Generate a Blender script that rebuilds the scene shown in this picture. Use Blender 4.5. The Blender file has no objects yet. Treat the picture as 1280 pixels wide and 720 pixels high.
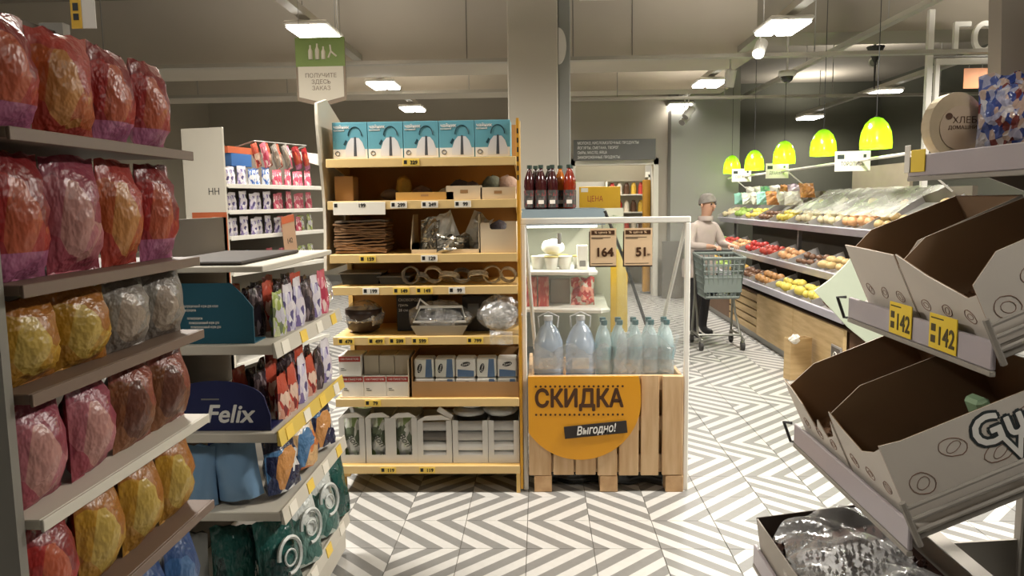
import bpy, math, random
from mathutils import Vector, Matrix
scn = bpy.context.scene
COL = scn.collection
RND = random.Random(11)
PI = math.pi

# ------------------------------------------------------------------ camera
F_PX, EYE = 950.0, 1.55
yaw, pitch, roll = math.radians(2.1), math.radians(6.5), math.radians(0.8)
fwd = Vector((-math.sin(yaw)*math.cos(pitch), math.cos(yaw)*math.cos(pitch), -math.sin(pitch)))
r0 = Vector((math.cos(yaw), math.sin(yaw), 0)); u0 = r0.cross(fwd)
rt = r0*math.cos(roll) - u0*math.sin(roll); up = r0*math.sin(roll) + u0*math.cos(roll)
cd = bpy.data.cameras.new('camera'); cam = bpy.data.objects.new('camera', cd); COL.objects.link(cam)
cd.sensor_width = 36; cd.lens = F_PX/1280*36; cd.clip_start = .02; cd.clip_end = 100
cam.matrix_world = Matrix(((rt.x, up.x, -fwd.x, 0), (rt.y, up.y, -fwd.y, 0), (rt.z, up.z, -fwd.z, EYE), (0, 0, 0, 1)))
scn.camera = cam

# ------------------------------------------------------------------ world and exposure
wd = bpy.data.worlds.new('world'); scn.world = wd; wd.use_nodes = True
wd.node_tree.nodes['Background'].inputs[0].default_value = (1.0, .95, .87, 1)
wd.node_tree.nodes['Background'].inputs[1].default_value = .10
scn.view_settings.view_transform = 'Standard'; scn.view_settings.look = 'None'
scn.view_settings.exposure = 0.15; scn.view_settings.gamma = 1.0; scn.view_settings.use_curve_mapping = False
scn.cycles.max_bounces = 5; scn.cycles.diffuse_bounces = 3; scn.cycles.glossy_bounces = 2; scn.cycles.transparent_max_bounces = 10; scn.cycles.adaptive_threshold = .03; scn.cycles.caustics_reflective = False; scn.cycles.caustics_refractive = False
scn.cycles.sample_clamp_indirect = 4.0
LAMP_W = 60.0            # power of one ceiling luminaire
# luminaires: (x, y) on the three tracks; the shop's rows go on with the same pitch
LAMPS = [(-1.88, 6.56, 1), (-1.90, 9.53, 1), (-1.94, 11.95, 1), (-1.86, 3.55, 1.3), (2.09, 6.77, 1), (2.16, 9.9, 1), (2.2, 12.2, .8), (2.05, 3.6, 2.1), (4.85, 11.1, .8), (4.95, 14.3, .7), (4.8, 7.4, .7), (-1.86, 0.6, .15), (2.05, 0.7, .3)]
LAMP_Z = 3.0; FILL_SHARE = .6     # share of lamp power for the added ceiling fill lights

# ------------------------------------------------------------------ materials
def c(r, g, b, a=1):
    f = lambda v: (v/255/12.92 if v/255 <= .04045 else ((v/255+.055)/1.055)**2.4)
    return (f(r), f(g), f(b), a)
MC = {}
def _new(name):
    m = bpy.data.materials.new(name); m.use_nodes = True; nt = m.node_tree
    return m, nt, nt.nodes['Principled BSDF'], nt.nodes['Material Output']
def _coord(nt, kind='Object', scale=(1, 1, 1)):
    tc = nt.nodes.new('ShaderNodeTexCoord'); mp = nt.nodes.new('ShaderNodeMapping'); mp.inputs['Scale'].default_value = scale
    nt.links.new(tc.outputs[kind], mp.inputs[0]); return mp.outputs[0]
def _noise(nt, vec, scale, detail=3):
    n = nt.nodes.new('ShaderNodeTexNoise'); n.inputs['Scale'].default_value = scale; n.inputs['Detail'].default_value = detail
    nt.links.new(vec, n.inputs['Vector']); return n.outputs['Fac']
def _mix(nt, fac, a, b):
    x = nt.nodes.new('ShaderNodeMix'); x.data_type = 'RGBA'
    if isinstance(fac, float): x.inputs['Factor'].default_value = fac
    else: nt.links.new(fac, x.inputs['Factor'])
    for s, v in (('A', a), ('B', b)):
        k = [i for i in x.inputs if i.name == s and i.type == 'RGBA'][0]
        if isinstance(v, tuple): k.default_value = v
        else: nt.links.new(v, k)
    return [o for o in x.outputs if o.type == 'RGBA'][0]
def _bump(nt, bs, h, strength, dist=.01):
    b = nt.nodes.new('ShaderNodeBump'); b.inputs['Strength'].default_value = strength; b.inputs['Distance'].default_value = dist
    nt.links.new(h, b.inputs['Height']); nt.links.new(b.outputs[0], bs.inputs['Normal'])
def mat(name, col, rough=.55, metal=0, var=.12, scale=6, bump=0, stretch=(1, 1, 1), col2=None):
    if name in MC: return MC[name]
    m, nt, bs, out = _new(name)
    dk = col2 or tuple(x*(1-var*2) for x in col[:3]) + (1,)
    n = _noise(nt, _coord(nt, 'Object', stretch), scale)
    nt.links.new(_mix(nt, n, col, dk), bs.inputs['Base Color'])
    bs.inputs['Roughness'].default_value = rough; bs.inputs['Metallic'].default_value = metal
    if bump: _bump(nt, bs, n, bump)
    MC[name] = m; return m
def emit(name, col, s):
    if name in MC: return MC[name]
    m, nt, bs, out = _new(name)
    bs.inputs['Base Color'].default_value = col; bs.inputs['Emission Color'].default_value = col; bs.inputs['Emission Strength'].default_value = s
    MC[name] = m; return m
def print_mat(name, cols, scale=3, rough=.3, bands=None, bump=.25):
    """printed packaging: patches of the given colours, optional bands [(from, to, colour)] over the height"""
    if name in MC: return MC[name]
    m, nt, bs, out = _new(name)
    g = _coord(nt, 'Generated')
    v = nt.nodes.new('ShaderNodeTexVoronoi'); v.inputs['Scale'].default_value = scale; nt.links.new(g, v.inputs['Vector'])
    sep = nt.nodes.new('ShaderNodeSeparateColor'); nt.links.new(v.outputs['Color'], sep.inputs[0])
    rp = nt.nodes.new('ShaderNodeValToRGB'); rp.color_ramp.interpolation = 'CONSTANT'
    el = rp.color_ramp.elements
    for i, cc in enumerate(cols):
        if i < 2: e = el[i]; e.position = i/len(cols)
        else: e = el.new(i/len(cols))
        e.color = cc
    nt.links.new(sep.outputs[0], rp.inputs[0]); colr = rp.outputs[0]
    if bands:
        s2 = nt.nodes.new('ShaderNodeSeparateXYZ'); nt.links.new(g, s2.inputs[0])
        for a, b, cc in bands:
            m1 = nt.nodes.new('ShaderNodeMath'); m1.operation = 'GREATER_THAN'; nt.links.new(s2.outputs[2], m1.inputs[0]); m1.inputs[1].default_value = a
            m2 = nt.nodes.new('ShaderNodeMath'); m2.operation = 'LESS_THAN'; nt.links.new(s2.outputs[2], m2.inputs[0]); m2.inputs[1].default_value = b
            m3 = nt.nodes.new('ShaderNodeMath'); m3.operation = 'MULTIPLY'; nt.links.new(m1.outputs[0], m3.inputs[0]); nt.links.new(m2.outputs[0], m3.inputs[1])
            colr = _mix(nt, m3.outputs[0], colr, cc)
    nt.links.new(colr, bs.inputs['Base Color']); bs.inputs['Roughness'].default_value = rough
    if bump: _bump(nt, bs, _noise(nt, g, 6, 2), bump, .02)
    MC[name] = m; return m
def clear(name, tint=(1, 1, 1, 1), tr=.7, gl=.2, diff=(.9, .9, .9, 1), bump=0, nscale=14, rough=.08, vary=0):
    """thin clear plastic or glass: transparent + gloss + a little scatter"""
    if name in MC: return MC[name]
    m, nt, bs, out = _new(name); nt.nodes.remove(bs)
    t = nt.nodes.new('ShaderNodeBsdfTransparent'); t.inputs[0].default_value = tint
    g = nt.nodes.new('ShaderNodeBsdfGlossy'); g.inputs['Roughness'].default_value = rough
    d = nt.nodes.new('ShaderNodeBsdfDiffuse'); d.inputs[0].default_value = diff
    a = nt.nodes.new('ShaderNodeMixShader'); b = nt.nodes.new('ShaderNodeMixShader')
    rest = max(1e-3, 1-tr); a.inputs[0].default_value = gl/rest if gl < rest else 1
    nt.links.new(d.outputs[0], a.inputs[1]); nt.links.new(g.outputs[0], a.inputs[2])
    b.inputs[0].default_value = tr; nt.links.new(a.outputs[0], b.inputs[1]); nt.links.new(t.outputs[0], b.inputs[2])
    vec = _coord(nt, 'Object'); n = _noise(nt, vec, nscale, 4)
    if vary:
        rp = nt.nodes.new('ShaderNodeMapRange'); rp.inputs['From Min'].default_value = .35; rp.inputs['From Max'].default_value = .65
        rp.inputs['To Min'].default_value = max(0, tr-vary); rp.inputs['To Max'].default_value = min(1, tr+vary)
        nt.links.new(n, rp.inputs[0]); nt.links.new(rp.outputs[0], b.inputs[0])
    if bump:
        bp = nt.nodes.new('ShaderNodeBump'); bp.inputs['Strength'].default_value = bump; bp.inputs['Distance'].default_value = .03
        nt.links.new(n, bp.inputs['Height']); nt.links.new(bp.outputs[0], g.inputs['Normal']); nt.links.new(bp.outputs[0], d.inputs['Normal'])
    nt.links.new(b.outputs[0], out.inputs['Surface']); MC[name] = m; return m
def wood(name, col, dark, sx=1, sy=1, sz=1, rough=.6):
    if name in MC: return MC[name]
    m, nt, bs, out = _new(name)
    v = _coord(nt, 'Object', (sx, sy, sz)); n = _noise(nt, v, 5, 6)
    rp = nt.nodes.new('ShaderNodeValToRGB'); rp.color_ramp.elements[0].position = .35; rp.color_ramp.elements[1].position = .68
    rp.color_ramp.elements[0].color = col; rp.color_ramp.elements[1].color = dark
    nt.links.new(n, rp.inputs[0]); nt.links.new(rp.outputs[0], bs.inputs['Base Color']); bs.inputs['Roughness'].default_value = rough
    _bump(nt, bs, n, .15, .004); MC[name] = m; return m

# ------------------------------------------------------------------ mesh building
class MB:
    def __init__(s): s.v = []; s.f = []; s.m = []
    def add(s, v, f, m=0):
        o = len(s.v); s.v += [tuple(p) for p in v]
        s.f += [tuple(i+o for i in q) for q in f]; s.m += [m]*len(f); return s
    def box(s, x0, y0, z0, x1, y1, z1, m=0, b=0):
        if x1 < x0: x0, x1 = x1, x0
        if y1 < y0: y0, y1 = y1, y0
        if z1 < z0: z0, z1 = z1, z0
        if not b:
            v = [(x, y, z) for x in (x0, x1) for y in (y0, y1) for z in (z0, z1)]
            return s.add(v, [(0, 1, 3, 2), (4, 6, 7, 5), (0, 4, 5, 1), (2, 3, 7, 6), (0, 2, 6, 4), (1, 5, 7, 3)], m)
        b = min(b, (x1-x0)*.45, (y1-y0)*.45, (z1-z0)*.45)
        v = []; idx = {}
        X = (x0, x1); Y = (y0, y1); Z = (z0, z1)
        for i in (0, 1):
            for j in (0, 1):
                for k in (0, 1):
                    p = (X[i], Y[j], Z[k]); ins = (b if i == 0 else -b, b if j == 0 else -b, b if k == 0 else -b)
                    for a in range(3):
                        q = [p[t]+(0 if t == a else ins[t]) for t in range(3)]
                        idx[i, j, k, a] = len(v); v.append(tuple(q))
        f = []
        for a in range(3):
            b1, b2 = (a+1) % 3, (a+2) % 3
            for sgn in (0, 1):
                q = []
                for t, u in ((0, 0), (1, 0), (1, 1), (0, 1)):
                    e = [0, 0, 0]; e[a] = sgn; e[b1] = t; e[b2] = u; q.append(idx[e[0], e[1], e[2], a])
                f.append(tuple(q if sgn else q[::-1]))
            for t in (0, 1):
                for u in (0, 1):
                    e0 = [0, 0, 0]; e1 = [0, 0, 0]; e0[b1] = e1[b1] = t; e0[b2] = e1[b2] = u; e1[a] = 1
                    q = (idx[tuple(e0)+(b1,)], idx[tuple(e1)+(b1,)], idx[tuple(e1)+(b2,)], idx[tuple(e0)+(b2,)])
                    f.append(q if (t+u) % 2 == 1 else q[::-1])
        for i in (0, 1):
            for j in (0, 1):
                for k in (0, 1):
                    q = (idx[i, j, k, 0], idx[i, j, k, 1], idx[i, j, k, 2]); f.append(q if (i+j+k) % 2 == 1 else q[::-1])
        return s.add(v, f, m)
    def cyl(s, p, q, r, r2=None, n=10, m=0, caps=True):
        p = Vector(p); q = Vector(q); d = (q-p).normalized(); a = d.orthogonal().normalized(); b = d.cross(a)
        r2 = r if r2 is None else r2; v = []
        for k in range(n):
            t = 2*PI*k/n; w = a*math.cos(t)+b*math.sin(t); v += [p+w*r, q+w*r2]
        f = [(2*k, 2*((k+1) % n), 2*((k+1) % n)+1, 2*k+1) for k in range(n)]
        if caps: f += [tuple(2*k for k in range(n))[::-1], tuple(2*k+1 for k in range(n))]
        return s.add(v, f, m)
    def tube(s, pts, r, n=6, m=0, closed=False):
        P = [Vector(p) for p in pts]; v = []; N = len(P); pa = None
        for i in range(N):
            if closed: d = P[(i+1) % N]-P[i-1]
            else: d = P[min(i+1, N-1)]-P[max(i-1, 0)]
            d.normalize()
            a = d.orthogonal().normalized() if pa is None else (pa-d*pa.dot(d)).normalized()
            pa = a; b = d.cross(a)
            for k in range(n):
                t = 2*PI*k/n; v.append(P[i]+(a*math.cos(t)+b*math.sin(t))*r)
        f = []
        for i in range(N if closed else N-1):
            j = (i+1) % N
            for k in range(n): f.append((i*n+k, i*n+(k+1) % n, j*n+(k+1) % n, j*n+k))
        if not closed: f += [tuple(range(n))[::-1], tuple((N-1)*n+k for k in range(n))]
        return s.add(v, f, m)
    def lathe(s, prof, n=14, cx=0, cy=0, m=0, wob=None):
        v = []
        for r, z in prof:
            for k in range(n):
                t = 2*PI*k/n; rr = r*(wob(t, z) if wob else 1); v.append((cx+rr*math.cos(t), cy+rr*math.sin(t), z))
        f = []
        for i in range(len(prof)-1):
            for k in range(n): f.append((i*n+k, i*n+(k+1) % n, (i+1)*n+(k+1) % n, (i+1)*n+k))
        if prof[0][0] > 1e-4: f.append(tuple(range(n))[::-1])
        if prof[-1][0] > 1e-4: f.append(tuple((len(prof)-1)*n+k for k in range(n)))
        return s.add(v, f, m)
    def prism(s, poly, t0, t1, ax='y', m=0):
        """polygon extruded along ax: 'y' takes (x,z), 'x' takes (y,z), 'z' takes (x,y)"""
        mk = {'y': lambda a, b, t: (a, t, b), 'x': lambda a, b, t: (t, a, b), 'z': lambda a, b, t: (a, b, t)}[ax]
        n = len(poly); v = [mk(a, b, t0) for a, b in poly]+[mk(a, b, t1) for a, b in poly]
        f = [tuple(range(n)), tuple(range(n, 2*n))[::-1]]+[(k, n+k, n+(k+1) % n, (k+1) % n) for k in range(n)]
        return s.add(v, f, m)
    def grid(s, fn, nu, nv, m=0):
        v = [fn(i/nu, j/nv) for j in range(nv+1) for i in range(nu+1)]
        f = [(j*(nu+1)+i, j*(nu+1)+i+1, (j+1)*(nu+1)+i+1, (j+1)*(nu+1)+i) for j in range(nv) for i in range(nu)]
        return s.add(v, f, m)
    def jit(s, a, rnd=RND):
        s.v = [(x+rnd.uniform(-a, a), y+rnd.uniform(-a, a), z+rnd.uniform(-a, a)) for x, y, z in s.v]; return s
    def mesh(s, name, mats, smooth=False):
        me = bpy.data.meshes.new(name); me.from_pydata(s.v, [], s.f)
        for mm in (mats if isinstance(mats, (list, tuple)) else [mats]): me.materials.append(mm)
        if any(s.m): me.polygons.foreach_set('material_index', s.m)
        if smooth: me.polygons.foreach_set('use_smooth', [True]*len(s.f))
        me.update(); return me
    def build(s, name, mats, parent=None, loc=(0, 0, 0), rot=(0, 0, 0), smooth=False):
        return put(name, s.mesh(name, mats, smooth), parent, loc, rot)
def put(name, me, parent=None, loc=(0, 0, 0), rot=(0, 0, 0), scale=None):
    o = bpy.data.objects.new(name, me); COL.objects.link(o); o.parent = parent; o.location = loc; o.rotation_euler = rot
    if scale: o.scale = scale
    return o
def tag(o, label, cat, group=None):
    o['label'] = label; o['category'] = cat
    if group: o['group'] = group
    return o
def struct(o): o['kind'] = 'structure'; return o
def thing(name, label, cat, loc=(0, 0, 0), rot=(0, 0, 0), group=None):
    o = bpy.data.objects.new(name, None); COL.objects.link(o); o.empty_display_size = .05
    o.location = loc; o.rotation_euler = rot; return tag(o, label, cat, group)
KIDS = {}
def dup(root, loc, rot=None, label=None, group=None, scale=None):
    r = root.copy(); COL.objects.link(r); r.location = loc
    if rot is not None: r.rotation_euler = rot
    if scale: r.scale = scale
    if label: r['label'] = label
    if group: r['group'] = group
    for ch in root.children:
        k = ch.copy(); COL.objects.link(k); k.parent = r
        for g in ch.children:
            d = g.copy(); COL.objects.link(d); d.parent = k
    return r
FACE_CAM = (PI/2, 0, 0); FACE_LEFT = (PI/2, 0, -PI/2); FACE_RIGHT = (PI/2, 0, PI/2)
TC = {}
def text(body, size, m, parent, loc, rot=FACE_CAM, bold=.012, ext=.0006, align='CENTER', name='lettering', shear=0, width=None, squash=1):
    key = (body, size, m.name, bold, align, shear, width, squash)
    if key not in TC:
        cu = bpy.data.curves.new('lettering', 'FONT'); cu.body = body; cu.size = size; cu.align_x = align; cu.align_y = 'CENTER'
        cu.extrude = ext; cu.shear = shear; cu.space_line = .8; cu.resolution_u = 3
        o = bpy.data.objects.new('lettering', cu); me = bpy.data.meshes.new_from_object(o); bpy.data.objects.remove(o)
        if bold > .015:       # heavier strokes: shifted copies of the letter shapes
            vs = [tuple(v.co) for v in me.vertices]; fs = [tuple(p.vertices) for p in me.polygons]; s_ = bold*size; V2 = []; F2 = []
            for k, (a, b) in enumerate(((0, 0), (s_, 0), (-s_, 0), (0, s_), (0, -s_), (s_*.7, s_*.7), (-s_*.7, s_*.7), (s_*.7, -s_*.7), (-s_*.7, -s_*.7))):
                o_ = len(V2); V2 += [(x+a, y+b, z+k*2e-5) for x, y, z in vs]; F2 += [tuple(i+o_ for i in f) for f in fs]
            me = bpy.data.meshes.new('lettering'); me.from_pydata(V2, [], F2)
        xs = [v.co.x for v in me.vertices]
        if width and xs:
            k = width/(max(xs)-min(xs))
            for v in me.vertices: v.co.x *= k
        if squash != 1:
            for v in me.vertices: v.co.y *= squash
        me.materials.clear(); me.materials.append(m); TC[key] = me
    return put(name, TC[key], parent, loc, rot)

def pillow(w, h, t, nu=6, nv=8, bottom=.06, top=.07, base_full=False, wob=.004, rnd=RND):
    """soft bag standing on z=0, centred on x, y: crimped ends, bulging middle"""
    b = MB()
    def prof(u, v):
        a = 1-abs(2*u-1)**2.6
        if base_full: e = min(1, (1-v)/.55)**.6 if v < 1-top else 0; e = max(e, 0) if v > .06 else e*.9
        else:
            if v < bottom or v > 1-top: return .03
            vv = (v-bottom)/(1-top-bottom); e = math.sin(PI*min(1, max(0, vv)))**.45
        return a*e+.03
    P = {}
    for j in range(nv+1):
        for i in range(nu+1): P[i, j] = (rnd.uniform(-wob, wob), rnd.uniform(-wob, wob))
    for sg in (-1, 1):
        def fn(u, v):
            i, j = round(u*nu), round(v*nv); edge = i in (0, nu)
            pinch = 1-.05*math.sin(PI*v)
            y = sg*(t/2*prof(u, v)+(0 if edge else P[i, j][0]))
            if edge: y = 0
            return ((u-.5)*w*pinch, y, v*h+(0 if j in (0,) else P[i, j][1]))
        b.grid(fn, nu, nv)
        if sg == 1: b.f[-nu*nv:] = [q[::-1] for q in b.f[-nu*nv:]]
    return b
def tray(w, d, h, t=.004, front=None, m_in=None, notch=None):
    """open carton, x centred, front wall at y=0, going back to y=d; front = profile of the front wall top [(x, z)]"""
    b = MB()
    b.box(-w/2, 0, 0, w/2, d, t)
    b.box(-w/2, d-t, t, w/2, d, h); b.box(-w/2, t, t, -w/2+t, d-t, h); b.box(w/2-t, t, t, w/2, d-t, h)
    b.prism([(-w/2, t)]+[(x, z) for x, z in (front or [(-w/2, h), (w/2, h)])]+[(w/2, t)], 0, t, 'y')
    return b
def blob(r, sx=1, sy=1, sz=1, n=8, rings=5, jag=.12, rnd=RND):
    b = MB(); pr = [(max(1e-4, r*math.sin(PI*i/rings)), -r*math.cos(PI*i/rings)) for i in range(rings+1)]
    b.lathe(pr, n)
    b.v = [(x*sx*(1+rnd.uniform(-jag, jag)), y*sy*(1+rnd.uniform(-jag, jag)), (z+r)*sz*(1+rnd.uniform(-jag/2, jag/2))) for x, y, z in b.v]
    return b
# ------------------------------------------------------------------ lamps of the ceiling tracks (first, as they light everything)
M_white = mat('white_metal', c(225, 222, 214), .45, 0, .04)
M_grey = mat('grey_metal', c(140, 138, 132), .4, .3, .06)
M_dark = mat('dark_plastic', c(38, 37, 36), .5, 0, .1)
M_black = mat('black_ink', c(25, 24, 24), .6, 0, .05)
M_ink_white = mat('white_ink', c(236, 234, 228), .6, 0, .02)
M_lamp = emit('lamp_glow', (1, .97, .9, 1), 14)
ROWS = {-1: 'left', 1: 'centre', 2: 'right'}
def make_lamp():
    t = thing('track_light', '', 'ceiling light')
    MB().box(-.18, -.27, 0, .18, .27, .035, b=.012).box(-.02, -.04, .035, .02, .04, .07).build('housing', M_white, t)
    for s in (-1, 1): MB().box(s*.088-.078, -.25, -.03, s*.088+.078, .25, .002, b=.025).build('diffuser', M_lamp, t)
    return t
lamp0 = make_lamp()
names = ['nearest visible lamp on the left ceiling track', 'second lamp along the left ceiling track', 'farthest lamp on the left ceiling track', 'lamp on the left track before the end rack', 'nearest bright lamp on the track right of the column', 'second lamp on the track right of the column', 'farthest lamp on the track right of the column', 'lamp on the right track above the aisle', 'lamp over the produce on the far right track', 'farthest lamp over the produce wall', 'lamp on the far right track behind the sign', 'lamp on the left track beside the camera', 'lamp on the right track beside the camera']
for i, (x, y, k) in enumerate(LAMPS):
    lb = 'white twin-panel '+names[i]
    o = lamp0 if i == 0 else dup(lamp0, (0, 0, 0))
    o['label'] = lb; o['group'] = 'twin ceiling lamps on tracks'; o.location = (x, y, LAMP_Z)
    ld = bpy.data.lights.new('lamp_light', 'AREA'); ld.shape = 'RECTANGLE'; ld.size = .32; ld.size_y = .48; ld.energy = LAMP_W*k; ld.color = (1, .945, .86); ld.spread = PI*.95
    lo = bpy.data.objects.new('lamp_light', ld); COL.objects.link(lo); lo.location = (x, y, LAMP_Z-.05)
    lu = bpy.data.lights.new('lamp_uplight', 'AREA'); lu.shape = 'RECTANGLE'; lu.size = .3; lu.size_y = .22; lu.energy = LAMP_W*FILL_SHARE*max(k, .8); lu.color = (1, .945, .86)  # unseen light added to brighten the ceiling, not part of the lamp
    lo = bpy.data.objects.new('lamp_uplight', lu); COL.objects.link(lo); lo.location = (x, y, LAMP_Z+.14); lo.rotation_euler = (PI, 0, 0)

# ------------------------------------------------------------------ floor
def stripes(name, sgn):
    m, nt, bs, out = _new(name)
    tc = nt.nodes.new('ShaderNodeTexCoord'); sp = nt.nodes.new('ShaderNodeSeparateXYZ'); nt.links.new(tc.outputs['Object'], sp.inputs[0])
    a = nt.nodes.new('ShaderNodeMath'); a.operation = 'ADD' if sgn > 0 else 'SUBTRACT'; nt.links.new(sp.outputs[0], a.inputs[0]); nt.links.new(sp.outputs[1], a.inputs[1])
    b = nt.nodes.new('ShaderNodeMath'); b.operation = 'MULTIPLY_ADD'; nt.links.new(a.outputs[0], b.inputs[0]); b.inputs[1].default_value = 1/.15; b.inputs[2].default_value = 100.0
    f = nt.nodes.new('ShaderNodeMath'); f.operation = 'FRACT'; nt.links.new(b.outputs[0], f.inputs[0])
    g = nt.nodes.new('ShaderNodeMath'); g.operation = 'LESS_THAN'; nt.links.new(f.outputs[0], g.inputs[0]); g.inputs[1].default_value = .5
    n = _noise(nt, _coord(nt, 'Object'), 30, 4)
    w = _mix(nt, n, c(205, 203, 199), c(192, 190, 185)); k = _mix(nt, n, c(136, 135, 132), c(122, 121, 118))
    nt.links.new(_mix(nt, g.outputs[0], w, k), bs.inputs['Base Color']); bs.inputs['Roughness'].default_value = .42
    return m
ST = [stripes('tile_stripes_rising', -1), stripes('tile_stripes_falling', 1)]
M_grout = mat('grout', c(120, 117, 110), .9)
floor = struct(MB().box(-7, -3, -.1, 7, 16, -.0035).build('floor', M_grout))
TS = .3; OX, OY = -.07, .26
TM = [MB().box(.0015, .0015, -.0032, TS-.0015, TS-.0015, 0, b=.0012).mesh('floor_tile', m) for m in ST]
known = {(3.56, -.67): 0, (3.56, -.37): 0, (3.56, -.07): 0, (3.56, .23): 1, (3.56, .53): 0, (3.56, .83): 0, (3.26, -.97): 1, (3.26, -.67): 1, (3.26, -.37): 1, (3.26, -.07): 1, (3.26, .23): 1, (3.26, .53): 1, (3.26, .83): 1, (2.96, -.97): 1, (2.96, -.67): 0, (2.96, -.37): 0, (2.96, -.07): 0, (2.96, .23): 0, (2.96, .53): 1, (2.96, .83): 0}
fr = random.Random(5)
def proj(x, y, z):
    d = Vector((x, y, z-EYE)); w = d.dot(fwd)
    return (640+F_PX*d.dot(rt)/w, 360-F_PX*d.dot(up)/w) if w > .1 else (9999, 9999)
cells = []
for i in range(-22, 23):
    for j in range(-10, 52):
        x, y = OX+i*TS, OY+j*TS
        k = known.get((round(y, 2), round(x, 2)))
        if k is None: k = 0 if fr.random() < .5 else 1
        px, py = proj(x+.15, y+.15, 0)
        vis = -30 < px < 1310 and 250 < py < 760 and not (y > 4.0 and x < .6 and y < 5.6) and x < 2.3 and not (x < -.95)
        cells.append((0 if vis else 1, y, x, k))
cells.sort()
rest = MB()
for n, (nv, y, x, k) in enumerate(cells):
    if n < 300 and not nv: put('floor_tile', TM[k], floor, (x, y, 0))
    elif -6.6 < x < 6.6: rest.box(x+.0015, y+.0015, -.0032, x+TS-.0015, y+TS-.0015, 0, k)
for q, cc in enumerate(rest.v): rest.v[q] = (cc[0]-OX, cc[1]-OY, cc[2])
o = rest.build('floor_tile_field', ST, floor, (OX, OY, 0)); o['kind'] = 'stuff'

# ------------------------------------------------------------------ walls, ceiling, column
M_wall = mat('beige_wall', c(176, 168, 152), .8, 0, .06, 1.5)
M_wallb = mat('blue_grey_wall', c(150, 149, 142), .75, 0, .06, 1.2)
M_olive = mat('dark_olive_wall', c(84, 84, 72), .8, 0, .08, 1.2)
M_conc = mat('concrete', c(190, 181, 166), .85, 0, .1, 1.1, .1)
M_concd = mat('dark_ceiling', c(150, 142, 128), .9, 0, .1, 1)
H = 3.75
struct(MB().box(-7, -3, H, 7, 16, H+.1).build('ceiling', M_concd))
b = MB().box(-7, 15.2, 0, .3, 15.35, H).box(.2, 12.3, 0, .3, 15.2, H).box(.2, 12.3, 0, .56, 12.45, H).box(1.84, 12.3, 0, 3.1, 12.45, H).box(.56, 12.3, 2.15, 1.84, 12.45, H)
struct(b.build('wall_back', M_wall))
struct(MB().box(2.05, 12.0, 0, 3.1, 12.3, H).build('wall_pier', M_wallb))
struct(MB().box(3.1, 15.2, 0, 7, 15.35, H).build('wall_far', M_olive))
struct(MB().box(3.1, 12.45, 0, 3.2, 15.2, H).build('wall_return', M_olive))
struct(MB().box(6.6, -3, 0, 6.75, 15.2, H).build('wall_right', M_olive))
struct(MB().box(-6.7, -3, 0, -6.55, 15.2, H).build('wall_left', M_wall))
struct(MB().box(-7, -3.1, 0, 7, -2.95, H).build('wall_behind', M_olive))
struct(MB().box(-6.55, 8.3, 3.04, 2.3, 9.2, H).build('trim_1', M_conc))          # dropped beam
struct(MB().box(-6.55, 10.7, 3.04, 2.6, 11.2, H).build('trim_2', M_conc))
struct(MB().box(2.3, 8.5, 3.3, 6.6, 9.2, H).build('trim_3', M_concd))
for k, x in enumerate((-2.5, -.75, 1.0)): struct(MB().box(x-.004, 8.294, 3.05, x+.004, 8.302, 3.7).build('trim_%d' % (k+4), M_grout))   # panel joints
struct(MB().box(-6.55, 15.1, 0, .2, 15.2, .12).build('baseboard_back', M_grey))
pil = tag(MB().box(-.27, 7.0, 0, .183, 7.45, H, b=.01).build('column', mat('column_paint', c(186, 180, 166), .7, 0, .05, 1)), 'square pale grey column rising behind the bottle-topped fridge', 'column')
tag(MB().box(.187, 7.08, 0, .297, 7.45, H, b=.008).build('pipe_casing', mat('casing_paint', c(150, 152, 148), .6, 0, .05, 1)), 'narrow blue-grey pipe casing on the right side of the column', 'pipe casing')
r = thing('round_wall_sign', 'white half-round sign on the right side of the column under the ceiling', 'sign', (.188, 7.03, 2.93))
MB().prism([(.072*math.sin(a), .16*math.cos(a)) for a in [PI*k/18 for k in range(19)]], 0, .02).build('half_disc', M_white, r)
MB().box(.01, .02, -.03, .04, .048, .03).build('bracket', M_grey, r)
v = thing('ceiling_vent', 'white louvred air vent in the ceiling beside the column', 'vent', (.5, 6.4, 3.2))
MB().box(-.17, -.14, 0, .17, .14, .02).build('frame', M_white, v)
for k in range(6): MB().box(-.15, -.12+k*.045, -.012, .15, -.10+k*.045, .001).build('slat', M_white, v)
MB().cyl((-.1, 0, .02), (-.1, 0, .56), .01).cyl((.1, 0, .02), (.1, 0, .56), .01).build('hanger', M_grey, v)

# ceiling tracks along the shop and cable trays across it
def rail(name, label, p, q, w, h, hang):
    t = thing(name, label, 'ceiling track', p)
    d = Vector(q)-Vector(p); L = d.length; ang = math.atan2(d.y, d.x)
    b = MB().box(0, -w/2, 0, L, w/2, .006).box(0, -w/2, .006, L, -w/2+.006, h).box(0, w/2-.006, .006, L, w/2, h)
    b.build('channel', mat('track_paint', c(168, 163, 152), .5, 0, .05), t, rot=(0, 0, ang))
    for k in range(hang):
        x = L*(k+.5)/hang; b = MB().cyl((x, 0, h), (x, 0, H-p[2]), .006, n=6); b.build('hanger', M_grey, t, rot=(0, 0, ang))
rail('lighting_track', 'white lighting track carrying the left row of lamps', (-1.9, -1, 3.07), (-1.93, 12.2, 3.07), .09, .06, 7)
rail('lighting_track', 'white lighting track carrying the row of lamps right of the column', (2.02, -1, 3.07), (2.2, 12.2, 3.07), .09, .06, 7)
rail('lighting_track', 'white lighting track carrying the lamps over the produce', (4.7, -1, 3.07), (4.98, 15, 3.07), .09, .06, 7)
rail('lighting_track', 'bare white lighting track between the two right lamp rows', (3.3, 2, 3.14), (3.3, 13, 3.14), .07, .05, 5)
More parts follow.
